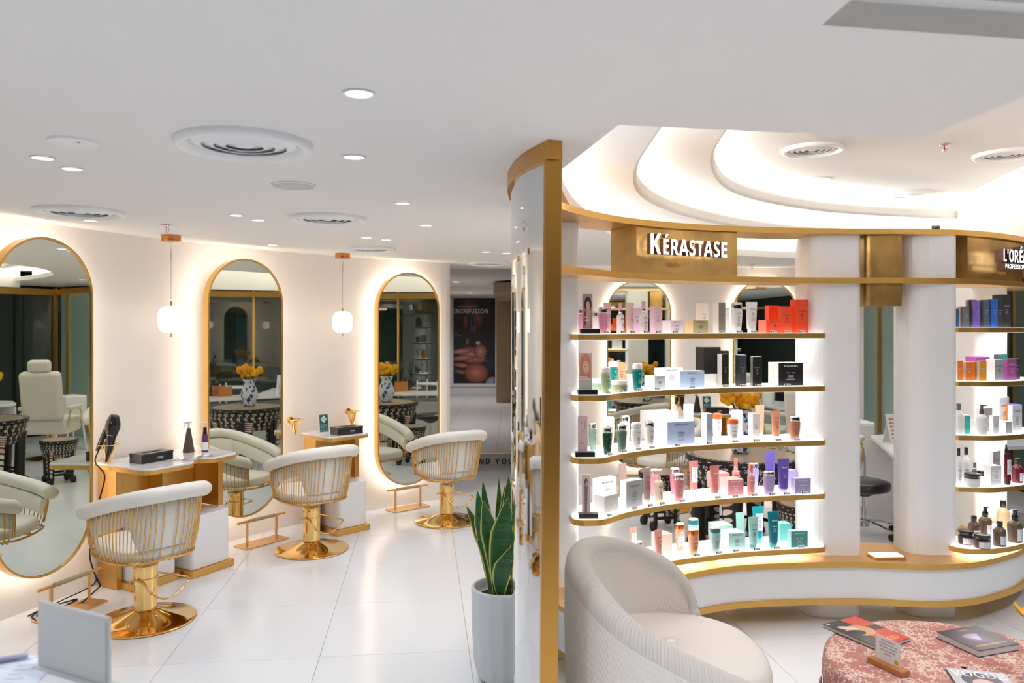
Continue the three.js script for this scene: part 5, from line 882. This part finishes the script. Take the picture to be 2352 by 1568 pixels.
// lace tablecloth
{
  const lace = canvasTex(1024, 1024, (g, w, h) => {
    g.fillStyle = '#bd8075'; g.fillRect(0, 0, w, h);
    for (let i = 0; i < 5200; i++) { g.fillStyle = rnd() < 0.5 ? 'rgba(226,196,182,.55)' : 'rgba(150,84,76,.5)'; g.fillRect(rnd() * w, rnd() * h, 3 + 5 * rnd(), 2 + 3 * rnd()); }
    const flower = (x, y, s) => { g.save(); g.translate(x, y); g.rotate(rnd() * 6); for (let k = 0; k < 6; k++) { g.rotate(Math.PI / 3); g.fillStyle = '#ead3c2'; g.beginPath(); g.ellipse(s * 0.6, 0, s * 0.45, s * 0.24, 0, 0, 7); g.fill(); g.strokeStyle = '#a9665e'; g.lineWidth = 2; g.stroke(); } g.restore(); };
    for (let i = 0; i < 520; i++) { let x = rnd() * w, y = rnd() * h, a = rnd() * 6; for (let k = 0; k < 11; k++) { a += (rnd() - 0.35) * 1.2; x += 9 * Math.cos(a); y += 9 * Math.sin(a); g.save(); g.translate(x, y); g.rotate(a + (k % 2 ? 0.9 : -0.9)); g.fillStyle = '#e6ccba'; g.beginPath(); g.ellipse(6, 0, 8, 3, 0, 0, 7); g.fill(); g.restore(); } }
    for (let i = 0; i < 170; i++) flower(rnd() * w, rnd() * h, 8 + 11 * rnd());
  });
  const cloth = std({ map: lace, roughness: 0.9, bumpMap: lace, bumpScale: 0.0015 });
  const t = thing('tablecloth', 'dusty pink lace tablecloth with scalloped edge on the low tea table', 'tablecloth', P(1.72, 2.95));
  const R = 0.488, y0 = 0.503, n = 96, top = [], rings = [];
  for (const k of [0.02, 0.5, 0.96]) rings.push(ovalRing(R * k, R * k, y0, n));
  for (const [dy, dr] of [[0.006, 0.006], [0.03, 0.016], [0.08, 0.02], [0.13, 0.024]]) rings.push(Array.from({ length: n }, (_, i) => { const a = -i / n * 2 * Math.PI, f = 1 + dr + 0.022 * Math.min(1, dy / 0.06) * Math.sin(a * 14); return V(R * f * Math.cos(a), y0 - dy, R * f * Math.sin(a)); }));
  const g = loft(rings.reverse(), { caps: false }); { const p = g.attributes.position, uv = g.attributes.uv; for (let i = 0; i < p.count; i++) { const s = 1 + (y0 - p.getY(i)) * 1.4; uv.setXY(i, 0.5 + p.getX(i) * s * 0.85, 0.5 + p.getZ(i) * s * 0.85); } }
  cloth.side = THREE.DoubleSide; part(t, 'cloth', g, cloth);
  const loops = []; for (let i = 0; i < 120; i++) { const a = i / 120 * 2 * Math.PI, f = R * (1.026 + 0.022 * Math.sin(-a * 14)); for (const [dy, r] of [[0.14, 0.014], [0.16, 0.009]]) { const q = new THREE.TorusGeometry(r, 0.0022, 5, 14); q.rotateY(Math.PI / 2 - a); q.translate(f * Math.cos(a), y0 - dy, f * Math.sin(a)); loops.push(q); } }
  const e = part(t, 'lace_edge', mergeGeometries(loops), std({ color: 0xb06a5c, roughness: 0.9 })); e.userData.kind = 'stuff';
}
function paperStack(name, cat, label, X, Z, y, w, h, th, dir, coverTex, extra) {       // dir: plan direction of the long side's top
  const t = thing(name, label, cat, P(X, Z, y), Math.atan2(-dir[0], dir[1]) + Math.PI * 0);
  part(t, 'pages', rbox(w - 0.004, th - 0.002, h - 0.004, 0.001), std({ color: 0xd6d2cc, roughness: 0.8 }), V(0.001, th / 2, 0));
  const c = part(t, 'cover', rbox(w, 0.0016, h, 0.0006), [extra ?? M.blackMatt, extra ?? M.blackMatt, std({ map: coverTex, roughness: 0.25 }), M.whiteMatt, M.blackMatt, M.blackMatt], V(0, th - 0.0002, 0)); part(t, 'back_cover', rbox(w, 0.0012, h, 0.0005), M.blackMatt, V(0, 0.0007, 0));
  return t;
}
{
  const y = 0.5045;
  const mag1 = canvasTex(384, 512, (g, w, h) => { g.fillStyle = '#2a1d1a'; g.fillRect(0, 0, w, h); g.fillStyle = '#d63a22'; g.fillRect(w * 0.52, 0, w * 0.48, h * 0.38); g.fillRect(w * 0.4, h * 0.55, w * 0.6, h * 0.45); g.fillStyle = '#d9a070'; g.beginPath(); g.ellipse(w * 0.42, h * 0.45, w * 0.3, h * 0.2, 0.5, 0, 7); g.fill(); g.fillStyle = '#e8d6b0'; g.beginPath(); g.ellipse(w * 0.3, h * 0.3, w * 0.22, h * 0.06, 0.7, 0, 7); g.fill(); g.fillStyle = '#1b1512'; g.beginPath(); g.ellipse(w * 0.26, h * 0.48, w * 0.2, h * 0.1, 0.3, 0, 7); g.fill(); g.strokeStyle = '#e8c05a'; g.lineWidth = 7; for (const k of [0, 1]) { g.beginPath(); g.ellipse(w * 0.66 + k * 40, h * 0.86, 34, 22, 0, 0, 7); g.stroke(); } g.fillStyle = '#fff'; g.font = 'bold 30px sans-serif'; g.fillText('W', 20, 40); });
  paperStack('magazine', 'magazine', 'glossy black and red magazine with curled cover on the lace cloth', 1.49, 3.265, y, 0.205, 0.27, 0.014, [-0.45, 0.89], mag1);
  const book = canvasTex(400, 400, (g, w, h) => { const k = g.createRadialGradient(190, 210, 10, 190, 210, 230); k.addColorStop(0, '#8b7fae'); k.addColorStop(0.4, '#5a3f50'); k.addColorStop(1, '#26232a'); g.fillStyle = k; g.fillRect(0, 0, w, h); g.fillStyle = 'rgba(205,195,225,.7)'; for (let i = 0; i < 12; i++) { g.save(); g.translate(190, 250); g.rotate(-0.7 + i * 0.11); g.fillRect(-6, -130, 12, 120); g.restore(); } g.fillStyle = '#e3c438'; g.textAlign = 'center'; g.save(); g.translate(w / 2, h / 2); g.rotate(Math.PI); g.font = 'bold 28px sans-serif'; g.fillText('LES PORTES DU DESTIN', 0, -120, 330); g.font = 'bold 20px sans-serif'; g.fillText('A. YOSHITA', -20, 160); g.restore(); });
  paperStack('book', 'book', 'thick black paperback with purple cover and yellow title on the lace cloth', 1.90, 3.165, y, 0.215, 0.2, 0.026, [-0.31, 0.95], book, M.black);
  const vogue = canvasTex(400, 520, (g, w, h) => { g.fillStyle = '#c9c6cc'; g.fillRect(0, 0, w, h); g.fillStyle = '#3c3a52'; g.beginPath(); g.ellipse(w * 0.5, h * 0.34, w * 0.34, h * 0.24, 0, 0, 7); g.fill(); g.fillStyle = '#dcb7a6'; g.beginPath(); g.ellipse(w * 0.5, h * 0.46, w * 0.2, h * 0.17, 0, 0, 7); g.fill(); g.fillStyle = '#ffffff'; g.font = '132px serif'; g.textAlign = 'center'; g.fillText('VOGUE', w / 2, 122, 370); });
  paperStack('magazine', 'magazine', 'pale fashion magazine with large white title at the near side of the cloth', 1.70, 2.775, y, 0.2, 0.27, 0.008, [0.26, 0.97], vogue);
  const note = canvasTex(256, 220, (g, w, h) => { g.fillStyle = '#e6e2dc'; g.fillRect(0, 0, w, h); g.fillStyle = '#5a524c'; g.textAlign = 'center'; g.font = 'bold 22px sans-serif'; ['CE SALON EST', 'NOTRE ESPACE DE', 'DÉTENTE, MERCI', 'DE LE GARDER', 'CALME'].forEach((s, i) => g.fillText(s, 128, 36 + i * 30)); g.fillStyle = '#e8b020'; g.beginPath(); g.arc(216, 186, 24, 0, 7); g.fill(); g.fillStyle = '#6a4a10'; g.beginPath(); g.arc(208, 180, 3, 0, 7); g.arc(224, 180, 3, 0, 7); g.fill(); g.strokeStyle = '#6a4a10'; g.lineWidth = 3; g.beginPath(); g.arc(216, 186, 12, 0.4, 2.7); g.stroke(); });
  const t = thing('table_sign', 'small clear note plate on a wooden foot standing on the lace cloth', 'table sign', P(1.425, 2.935, y), yaw(-0.91, -0.41));
  part(t, 'foot', rbox(0.155, 0.022, 0.045, 0.003), M.wood, V(0, 0.011, 0)); part(t, 'plate', rbox(0.115, 0.095, 0.004, 0.001), M.clear, V(0, 0.068, 0)); part(t, 'note', new THREE.PlaneGeometry(0.11, 0.09), std({ map: note, roughness: 0.4, side: THREE.DoubleSide }), V(0, 0.069, 0.0026));
  // flowers at the edge of the table
  const f = thing('flower_vase', 'glass vase with yellow and white flowers on the lace cloth', 'flower vase', P(1.985, 2.82, y));
  part(f, 'vase', lathe([[0, 0.002], [0.045, 0.002], [0.05, 0.02], [0.04, 0.1], [0.035, 0.14], [0.033, 0.14], [0.037, 0.1], [0.046, 0.02], [0, 0.008]], 28), M.clear);
  const bloom = (x, yy, z, s, c) => { const m = std({ color: c, roughness: 0.7 }); part(f, 'stem', tube([V(0, 0.02, 0), V(x * 0.4, yy * 0.6, z * 0.4), V(x, yy - 0.01, z)], 0.0028, 16, 6), col(0x4f7d34, 'b')); for (let k = 0; k < 6; k++) { const a = k * Math.PI / 3; part(f, 'petal', loft([[0, 0.15], [0.35, 0.5], [0.7, 0.55], [1, 0.08]].map(([u, w]) => ovalRing(0.0022, w * s * 0.6, 0, 10).map((p) => { const q = V(u * s * 0.9 + p.x, u * u * s * 0.8 + p.x, p.z), c2 = Math.cos(a), s2 = Math.sin(a); return V(q.x * c2 - q.z * s2 + x, q.y + yy, q.x * s2 + q.z * c2 + z); }))), m); } };
  bloom(-0.085, 0.225, -0.03, 0.055, 0xe8a818); bloom(-0.1, 0.05, 0.0, 0.03, 0xe9eee4); bloom(0.02, 0.26, 0.02, 0.05, 0xeac02a); bloom(-0.03, 0.2, 0.04, 0.04, 0xf3f1ea); bloom(0.07, 0.22, -0.02, 0.05, 0xe8a818);
  for (const [x, yy, z] of [[-0.095, 0.09, 0.02], [-0.05, 0.15, 0.03], [0.05, 0.16, 0.03]]) part(f, 'leaf', loft([[0, 0.002], [0.4, 0.012], [0.8, 0.009], [1, 0.001]].map(([u, w]) => ovalRing(0.001, w, 0, 8).map((p) => V(x * u + p.x, 0.03 + yy * u, z * u + p.z)))), col(0x4f8a3a, 'b'));
}
// snake plant in its fluted pot
{
  const px0 = -0.045, pz0 = 3.97, sc = 3.97 / F;
  const pot = thing('fluted_pot', 'tall white fluted planter beside the glass partition', 'planter', P(px0, pz0));
  const flute = (r, y) => Array.from({ length: 112 }, (_, i) => { const a = -i / 112 * 2 * Math.PI, k = 1 - 0.028 * Math.abs(Math.sin(a * 8)); return V(r * k * Math.cos(a), y, r * k * Math.sin(a)); });
  const rd = (r, y) => ovalRing(r, r, y, 112);
  part(pot, 'body', loft([flute(0.12, 0.012), flute(0.135, 0.03), flute(0.152, 0.1), flute(0.160, 0.25), flute(0.163, 0.43), rd(0.164, 0.462), rd(0.162, 0.474), rd(0.154, 0.478), rd(0.146, 0.474), rd(0.143, 0.44), rd(0.14, 0.40), rd(0.02, 0.398)]), std({ color: 0xcfd3d5, roughness: 0.5 }));
  part(pot, 'foot', cyl(0.11, 0.11, 0.014, 40), M.blackMatt, V(0, 0.007, 0));
  part(pot, 'soil', cyl(0.141, 0.141, 0.01, 40), std({ color: 0x2a2019, roughness: 1 }), V(0, 0.41, 0));
  const plant = thing('snake_plant', 'snake plant with dark green yellow-edged leaves in the white fluted planter', 'plant', P(px0, pz0, 0.416));
  const leafTex = canvasTex(64, 512, (g, w, h) => { g.fillStyle = '#2b6030'; g.fillRect(0, 0, w, h); for (let y = 0; y < h; y += 5) { g.fillStyle = rnd() < 0.5 ? 'rgba(92,140,74,.35)' : 'rgba(10,32,14,.4)'; g.beginPath(); g.moveTo(8, y); for (let x = 8; x <= 56; x += 8) g.lineTo(x, y + 6 * rnd()); g.lineTo(56, y + 5); g.lineTo(8, y + 4); g.fill(); } g.fillStyle = '#d3c65a'; g.fillRect(0, 0, 5, h); g.fillRect(59, 0, 5, h); });
  const lm = std({ map: leafTex, roughness: 0.45 });
  const leaves = [[1083, 1166, 0.052, 1126, 0.07, -0.05, 0.4], [1096, 1128, 0.06, 1131, 0.02, -0.02, 0], [1107, 1112, 0.045, 1137, -0.05, -0.06, 0], [1111, 1140, 0.075, 1141, 0.05, 0.05, 0.2], [1145, 1106, 0.032, 1149, -0.06, -0.06, 0], [1160, 1116, 0.05, 1155, -0.03, -0.02, 0], [1168, 1092, 0.055, 1166, 0.0, 0.0, 0], [1167, 1129, 0.088, 1139, 0.09, 0.08, -0.1], [1181, 1226, 0.078, 1151, 0.1, 0.11, -0.3], [1205, 1112, 0.06, 1172, -0.02, 0.0, 0], [1222, 1150, 0.06, 1180, 0.02, 0.0, -0.2]];
  for (const [tx, ty, w, bx, bz, tz, bend] of leaves) {
    const b = V((bx - 1176) * sc - px0, 0, bz * 0.8), e = V((tx - 1176) * sc - px0, EYE - (ty - 750) * sc - 0.416, tz * 1.4 + bz * 0.3), rings = [], n = 22, nf = 5;
    for (let i = 0; i <= n; i++) {
      const u = i / n, c = b.clone().lerp(e, u); c.x += bend * 0.09 * Math.sin(u * Math.PI) * 1 - (bend > 0.3 ? 0.03 * u * u : 0); const ww = w * 0.68 * (i === n ? 0.02 : (0.62 + 0.9 * Math.sin(Math.min(1, u * 1.25) * Math.PI * 0.55) - 0.5) * Math.min(1, (1 - u) * 3.2) ** 0.75), tw = 0.25 * Math.sin(u * 3 + bx), r = [];
      for (let k = 0; k <= nf; k++) { const s = k / nf * 2 - 1; r.push(V(c.x + s * ww * Math.cos(tw), c.y, c.z + s * ww * Math.sin(tw) + 0.22 * ww * s * s + 0.0015)); }
      for (let k = nf; k >= 0; k--) { const s = k / nf * 2 - 1; r.push(V(c.x + s * ww * Math.cos(tw), c.y, c.z + s * ww * Math.sin(tw) + 0.22 * ww * s * s - 0.0015)); }
      rings.push(r);
    }
    const g = loft(rings), uv = g.attributes.uv, m = 2 * (nf + 1) + 1; for (let i = 0; i <= n; i++) for (let j = 0; j < m; j++) { const q = j % (m - 1); uv.setXY(i * m + j, q <= nf ? q / nf : (m - 2 - q) / nf, i / n); }
    part(plant, 'leaf', g, lm);
  }
}
// ================= RECEPTION COUNTER IN FRONT =================
{
  const c = thing('reception_counter', 'white reception counter corner nearest the camera', 'counter', P(-1.4, 1.1));
  const poly = roundPoly([[-2.4, 1.64], [-0.93, 1.64], [-0.90, 1.615], [-0.80, 1.49], [-0.78, 1.2], [-0.6, 0.62], [-2.4, 0.62]], 0.01).map(([x, z]) => [x + 1.4, z - 1.1]);
  part(c, 'top', slab(poly, 1.07, 0.03, { bevel: 0.003 }), M.lacquer); part(c, 'body', slab(poly.map(([x, z]) => [x * 0.96, z * 0.94]), 0, 1.07), M.lacquer);
  const t = thing('sign_holder', 'frosted acrylic sign holder standing on the reception counter', 'sign holder', P(-0.878, 1.552, 1.1), yaw(-0.44, -0.9));
  part(t, 'plate', rbox(0.222, 0.136, 0.006, 0.004), phys({ color: 0xe9e9e6, roughness: 0.3, transmission: 0.35, thickness: 0 }), V(0, 0.069, 0)); part(t, 'sheet', rbox(0.206, 0.122, 0.0016, 0.0006), std({ color: 0xd0d1cd, roughness: 0.8 }), V(0, 0.066, 0.0042)); part(t, 'foot', rbox(0.222, 0.004, 0.03, 0.0015), M.frosted, V(0, 0.002, 0));
  const form = canvasTex(400, 300, (g, w, h) => { g.fillStyle = '#dfe6f0'; g.fillRect(0, 0, w, h); g.fillStyle = '#8d96a6'; g.font = 'bold 20px serif'; for (let r = 0; r < 9; r++) { for (let k = 0; k < 4; k++) if (rnd() < 0.75) g.fillRect(24 + k * 92, 26 + r * 30, 30 + 46 * rnd(), 5); g.fillStyle = '#b6bdc9'; g.fillRect(14, 42 + r * 30, w - 28, 1.5); g.fillStyle = '#8d96a6'; } });
  for (const [X, Z, a, y, label] of [[-1.075, 1.50, 0.18, 1.1012, 'printed form on top of the papers on the counter'], [-1.12, 1.51, 0.3, 1.1002, 'pale sheet under the printed form on the counter']]) { const p = thing('paper_sheet', label, 'paper', P(X, Z, y), a, 'papers on the counter'); part(p, 'sheet', rbox(0.29, 0.0009, 0.21, 0.0003), [M.whiteMatt, M.whiteMatt, std({ map: form, roughness: 0.8 }), M.whiteMatt, M.whiteMatt, M.whiteMatt]); }
  const q = thing('paper_roll', 'curled lilac paper slip behind the forms on the counter', 'paper', P(-1.05, 1.615, 1.1015), 0.5);
  part(q, 'curl', loft([0, 1].map((k) => Array.from({ length: 16 }, (_, i) => { const a = i / 16 * 2 * Math.PI, r = 0.007; return V(-0.035 + 0.07 * k, r + r * Math.sin(a) * (1 - 0.4 * k), r * Math.cos(a)); }))), std({ color: 0xa9a6c6, roughness: 0.8 }));
}
// ================= POSTER IN THE CORRIDOR =================
{
  const tex = canvasTex(512, 1024, (g, w, h) => {
    g.fillStyle = '#0c0b0f'; g.fillRect(0, 0, w, h);
    const blob = (x, y, a, b, r, c0, c1) => { g.save(); g.translate(x, y); g.rotate(r); g.scale(a, b); const k = g.createRadialGradient(0, 0, 0.05, 0, 0, 1); k.addColorStop(0, c0); k.addColorStop(0.75, c1); k.addColorStop(1, 'rgba(10,8,12,0)'); g.fillStyle = k; g.beginPath(); g.arc(0, 0, 1, 0, 7); g.fill(); g.restore(); };
    blob(430, 800, 150, 110, 0.2, '#23243c', '#17182a');
    blob(200, 110, 130, 130, 0, '#7a4436', '#3c1f1a'); blob(150, 280, 36, 110, 0.05, '#7d4639', '#4a2620'); blob(300, 250, 70, 120, -0.15, '#8a5044', '#4d2823'); blob(260, 360, 40, 90, 0.35, '#7d453c', '#43211d');
    blob(215, 330, 14, 130, 0.1, '#3d4778', '#252b52'); blob(170, 520, 26, 60, 0.1, '#7a6470', '#4a3642');
    blob(230, 690, 190, 120, 0.25, '#b57a66', '#7d4638'); blob(330, 640, 90, 100, 0, '#b98070', '#7d4a3e'); blob(300, 540, 40, 34, 0, '#d9c2b4', '#8d5a4c'); blob(90, 640, 150, 36, -0.1, '#c08c7a', '#8a5346'); blob(110, 720, 170, 34, -0.08, '#bd8676', '#7e4a3d'); blob(120, 810, 150, 34, 0.12, '#b37c6e', '#6d3e35'); blob(120, 890, 140, 32, 0.16, '#a66f62', '#5f342d');
    blob(280, 900, 170, 140, 0.1, '#b5705a', '#7a4031'); blob(460, 1000, 90, 60, -0.5, '#a5a3b8', '#6d6a80');
    g.fillStyle = '#c9c9cf'; g.font = 'bold 74px sans-serif'; g.fillText('IMINFUSION', 2, 185, 430); g.fillStyle = '#8f8f98'; g.fillRect(50, 96, 240, 9); g.fillRect(10, 214, 400, 3); g.fillRect(10, 420, 50, 5); g.fillRect(10, 444, 90, 5); for (let i = 0; i < 4; i++) g.fillRect(300, 700 + i * 18, 90 + (i % 2) * 30, 3);
  });
  const t = thing('wall_poster', 'large dark poster of hands treating a face at the corridor end', 'poster', P(-0.90, 18.52, 1.465));
  part(t, 'frame', rbox(1.16, 2.20, 0.03, 0.005), std({ color: 0xd4d6da, roughness: 0.4 }), V(0, 0, -0.01)); part(t, 'print', new THREE.PlaneGeometry(1.0, 2.04), std({ map: tex, roughness: 0.5 }), V(0, 0, 0.0065));
}
// ================= BEHIND THE DISPLAY =================
{
  // white vase with yellow flowers on the inlaid table
  const f = thing('flower_vase', 'blue and white vase with yellow blossoms on the large inlaid table', 'flower vase', P(1.90, 6.45, 0.752));
  const vt = canvasTex(256, 256, (g, w, h) => { g.fillStyle = '#d5dbe6'; g.fillRect(0, 0, w, h); g.fillStyle = '#33508f'; for (let i = 0; i < 90; i++) { g.beginPath(); g.ellipse(rnd() * w, rnd() * h, 4 + 10 * rnd(), 3 + 5 * rnd(), rnd() * 3, 0, 7); g.fill(); } g.fillRect(0, 20, w, 6); g.fillRect(0, 230, w, 8); });
  part(f, 'vase', lathe([[0, 0], [0.06, 0], [0.07, 0.02], [0.105, 0.12], [0.11, 0.17], [0.09, 0.24], [0.065, 0.28], [0.07, 0.32], [0.095, 0.36], [0.085, 0.358], [0.055, 0.31], [0, 0.3]], 36), std({ map: vt, roughness: 0.2 }));
  for (let i = 0; i < 26; i++) { const a = rnd() * 6.28, r = 0.14 * Math.sqrt(rnd()), y = 0.40 + 0.12 * rnd(); part(f, 'blossom', new THREE.IcosahedronGeometry(0.028 + 0.018 * rnd(), 1), std({ color: rnd() < 0.5 ? 0xf0b414 : 0xe8a008, roughness: 0.8 }), V(r * Math.cos(a), y, r * Math.sin(a))); }
  for (let i = 0; i < 6; i++) part(f, 'stem', rod(V(0, 0.28, 0), V(0.08 * Math.cos(i), 0.42, 0.08 * Math.sin(i)), 0.004, 6), col(0x4f6d30, 'b'));
  // manicure desk
  const d = thing('manicure_desk', 'white manicure desk seen between the two white columns', 'desk', P(3.55, 6.6));
  const outline = [[3.44, 7.45], [2.98, 5.85], [3.5, 5.75], [3.75, 6.6], [4.9, 6.9], [4.8, 7.5], [4.2, 7.45], [3.9, 7.6]].map(([x, z]) => [x - 3.55, z - 6.6]);
  part(d, 'top', slab(roundPoly(outline, 0.06), 0.725, 0.035, { bevel: 0.004 }), M.lacquer); part(d, 'drawer_shelf', slab([[-0.02, 0.7], [-0.42, -0.7], [-0.1, -0.75], [0.2, 0.65]], 0.60, 0.02), M.lacquer);
  part(d, 'side_panel', box(0.03, 0.72, 0.6), M.lacquer, V(0.12, 0.36, -0.72), [0, Math.PI / 2 - 0.3, 0]); part(d, 'side_panel', box(0.03, 0.72, 0.45), M.lacquer, V(-0.3, 0.36, 0.72), [0, Math.PI / 2 - 0.1, 0]); part(d, 'front_panel', box(0.02, 0.6, 1.4), M.lacquer, V(0.05, 0.36, 0.05), [0, -0.28, 0]);
  const pt = canvasTex(200, 300, (g, w, h) => { g.fillStyle = '#f3f0ee'; g.fillRect(0, 0, w, h); const cs = ['#7a3b4a', '#5b5f70', '#c23a2e', '#d86a5a', '#3aa5a0', '#7b5aa8', '#a84a6a', '#33415a', '#e08a7a', '#c9b0a8']; for (let r = 0; r < 6; r++) for (let k = 0; k < 7; k++) { g.fillStyle = cs[(r * 3 + k * (r % 2 ? 1 : 2)) % 10]; g.fillRect(24 + k * 22, 40 + r * 40, 17, 22); } });
  for (const [X, Z, a, label] of [[3.44, 6.95, 0.35, 'white nail colour chart standing on the manicure desk'], [4.2, 7.0, -1.2, 'second nail colour chart farther along the manicure desk']]) { const t = thing('colour_chart', label, 'display card', P(X, Z, 0.7605), a); part(t, 'board', rbox(0.17, 0.26, 0.008, 0.003), M.plastic, V(0, 0.128, 0), [-0.25, 0, 0]); part(t, 'chart', new THREE.PlaneGeometry(0.165, 0.25), std({ map: pt, roughness: 0.4 }), V(0, 0.129, 0.0048), [-0.25, 0, 0]); part(t, 'stay', rbox(0.12, 0.22, 0.006, 0.002), M.plastic, V(0, 0.108, -0.06), [0.3, 0, 0]); }
  const ob = thing('wooden_tray', 'orange wooden tray box with dark script on the manicure desk', 'box', P(3.63, 6.1, 0.7605), -0.3); const ot = canvasTex(256, 128, (g, w, h) => { g.fillStyle = '#c07840'; g.fillRect(0, 0, w, h); g.strokeStyle = '#3a2010'; g.lineWidth = 7; g.beginPath(); g.moveTo(20, 80); for (let i = 0; i < 12; i++) g.quadraticCurveTo(30 + i * 17, 30 + 60 * rnd(), 38 + i * 17, 70 + 20 * rnd()); g.stroke(); });
  part(ob, 'front', rbox(0.34, 0.14, 0.012, 0.003), [M.wood, M.wood, M.wood, M.wood, std({ map: ot, roughness: 0.6 }), M.wood], V(0, 0.072, 0.1)); part(ob, 'side', rbox(0.012, 0.14, 0.2, 0.003), M.wood, V(-0.164, 0.072, 0)); part(ob, 'side', rbox(0.012, 0.14, 0.2, 0.003), M.wood, V(0.164, 0.072, 0)); part(ob, 'bottom', rbox(0.33, 0.01, 0.2, 0.002), M.wood, V(0, 0.006, 0));
  // black work stool
  const s = thing('work_stool', 'round black stool on a chrome star base between the two white columns', 'stool', P(3.06, 6.75));
  part(s, 'seat', lathe([[0, 0.38], [0.19, 0.38], [0.215, 0.392], [0.222, 0.42], [0.215, 0.452], [0.17, 0.468], [0, 0.472]], 48), M.black); part(s, 'seat_plate', lathe([[0, 0.33], [0.05, 0.33], [0.13, 0.372], [0.13, 0.382], [0, 0.382]], 24), M.blackMatt);
  part(s, 'gas_lift', mergeGeometries([cyl(0.014, 0.014, 0.2, 20).translate(0, 0.26, 0), cyl(0.025, 0.025, 0.13, 20).translate(0, 0.16, 0)]), M.chrome); part(s, 'hub', cyl(0.04, 0.045, 0.06, 24), M.chrome, V(0, 0.1, 0));
  for (let i = 0; i < 5; i++) { const a = i * 2 * Math.PI / 5 + 0.5, x = Math.sin(a), z = Math.cos(a); part(s, 'base_arm', loft([[0.03, 0.115, 0.018], [0.15, 0.105, 0.016], [0.28, 0.075, 0.012]].map(([r, y, w]) => ovalRing(w, w * 0.7, 0, 12).map((p) => V(x * r + z * p.x, y + p.z, z * r - x * p.x)))), M.chrome); const c = part(s, 'caster', cyl(0.028, 0.028, 0.04, 20), M.black, V(x * 0.28, 0.0295, z * 0.28), [Math.PI / 2, 0, a + 0.6]); }
  // white cabinet with splayed legs
  const w = thing('towel_cabinet', 'small white towel warmer cabinet on splayed legs by the far wall', 'cabinet', P(3.62, 8.25));
  part(w, 'case', rbox(0.36, 0.36, 0.3, 0.02), M.plastic, V(0, 0.62, 0)); part(w, 'door', rbox(0.32, 0.3, 0.012, 0.008), M.whiteMatt, V(0, 0.62, 0.154)); for (const i of [-1, 1]) for (const k of [-1, 1]) part(w, 'leg', rod(V(i * 0.13, 0.45, k * 0.1), V(i * 0.18, 0.006, k * 0.14), 0.012, 10), M.plastic);
  // barber chair
  const b = thing('barber_chair', 'cream barber chair with headrest and gold base near the far wall', 'barber chair', P(3.12, 7.75), 2.4);
  part(b, 'base', lathe([[0, 0], [0.3, 0.001], [0.305, 0.012], [0.2, 0.03], [0.08, 0.05], [0, 0.05]], 48), M.gold); part(b, 'column', cyl(0.07, 0.07, 0.32, 32), M.gold, V(0, 0.2, 0)); part(b, 'seat', rbox(0.56, 0.22, 0.54, 0.05, 4), M.leather, V(0, 0.46, 0.02)); part(b, 'backrest', rbox(0.5, 0.66, 0.16, 0.06, 4), M.leather, V(0, 0.88, -0.3), [-0.18, 0, 0]); part(b, 'headrest', rbox(0.28, 0.16, 0.12, 0.05, 4), M.leather, V(0, 1.28, -0.37), [-0.15, 0, 0]);
  for (const i of [-1, 1]) { part(b, 'armrest', rbox(0.07, 0.05, 0.42, 0.02, 3), M.leather, V(i * 0.3, 0.70, -0.02)); part(b, 'arm_frame', tube([V(i * 0.3, 0.45, -0.2), V(i * 0.31, 0.6, -0.22), V(i * 0.3, 0.68, -0.12), V(i * 0.3, 0.68, 0.12), V(i * 0.31, 0.55, 0.2), V(i * 0.3, 0.45, 0.2)], 0.012, 30, 8), M.gold); }
  // trolley and blue planter, seen in the mirrors
  const tr = thing('salon_trolley', 'white three-tier trolley with small bottles beside the manicure desk', 'trolley', P(4.75, 6.3), 0.3);
  for (const y of [0.2, 0.5, 0.8]) part(tr, 'tray', rbox(0.34, 0.03, 0.44, 0.01), M.plastic, V(0, y, 0)); for (const i of [-1, 1]) for (const k of [-1, 1]) { part(tr, 'post', rod(V(i * 0.16, 0.05, k * 0.21), V(i * 0.16, 0.86, k * 0.21), 0.012), M.plastic); part(tr, 'caster', cyl(0.025, 0.025, 0.02, 16), M.black, V(i * 0.16, 0.026, k * 0.21), [0, 0, Math.PI / 2]); }
  const bp = thing('blue_planter', 'blue pot with green foliage by the dark glass wall', 'planter', P(5.2, 5.2)); part(bp, 'pot', lathe([[0, 0], [0.15, 0], [0.2, 0.3], [0.19, 0.3], [0.14, 0.25], [0, 0.25]], 32), std({ color: 0x3d5c86, roughness: 0.4 }));
  for (let i = 0; i < 24; i++) { const a = i * 2.4, r = 0.1 + 0.15 * rnd(), y = 0.5 + 0.5 * rnd(); part(bp, 'leaf', loft([[0, 0.004], [0.4, 0.04], [0.75, 0.035], [1, 0.002]].map(([u, q]) => ovalRing(0.002, q, 0, 8).map((p) => V(Math.cos(a) * r * u * 1.5 + p.x - Math.sin(a) * p.z, 0.27 + (y - 0.27) * Math.sin(u * 1.7), Math.sin(a) * r * u * 1.5 + Math.cos(a) * p.z)))), col(i % 2 ? 0x3f7a35 : 0x2d5c2a, 'b')); }
}
// ---------- finish ----------
scene.traverse((o) => { if (o.isMesh) o.castShadow = o.receiveShadow = true; if (o.isLight && !o.isRectAreaLight && !o.isAmbientLight) o.castShadow = true; });
renderer.render(scene, camera);
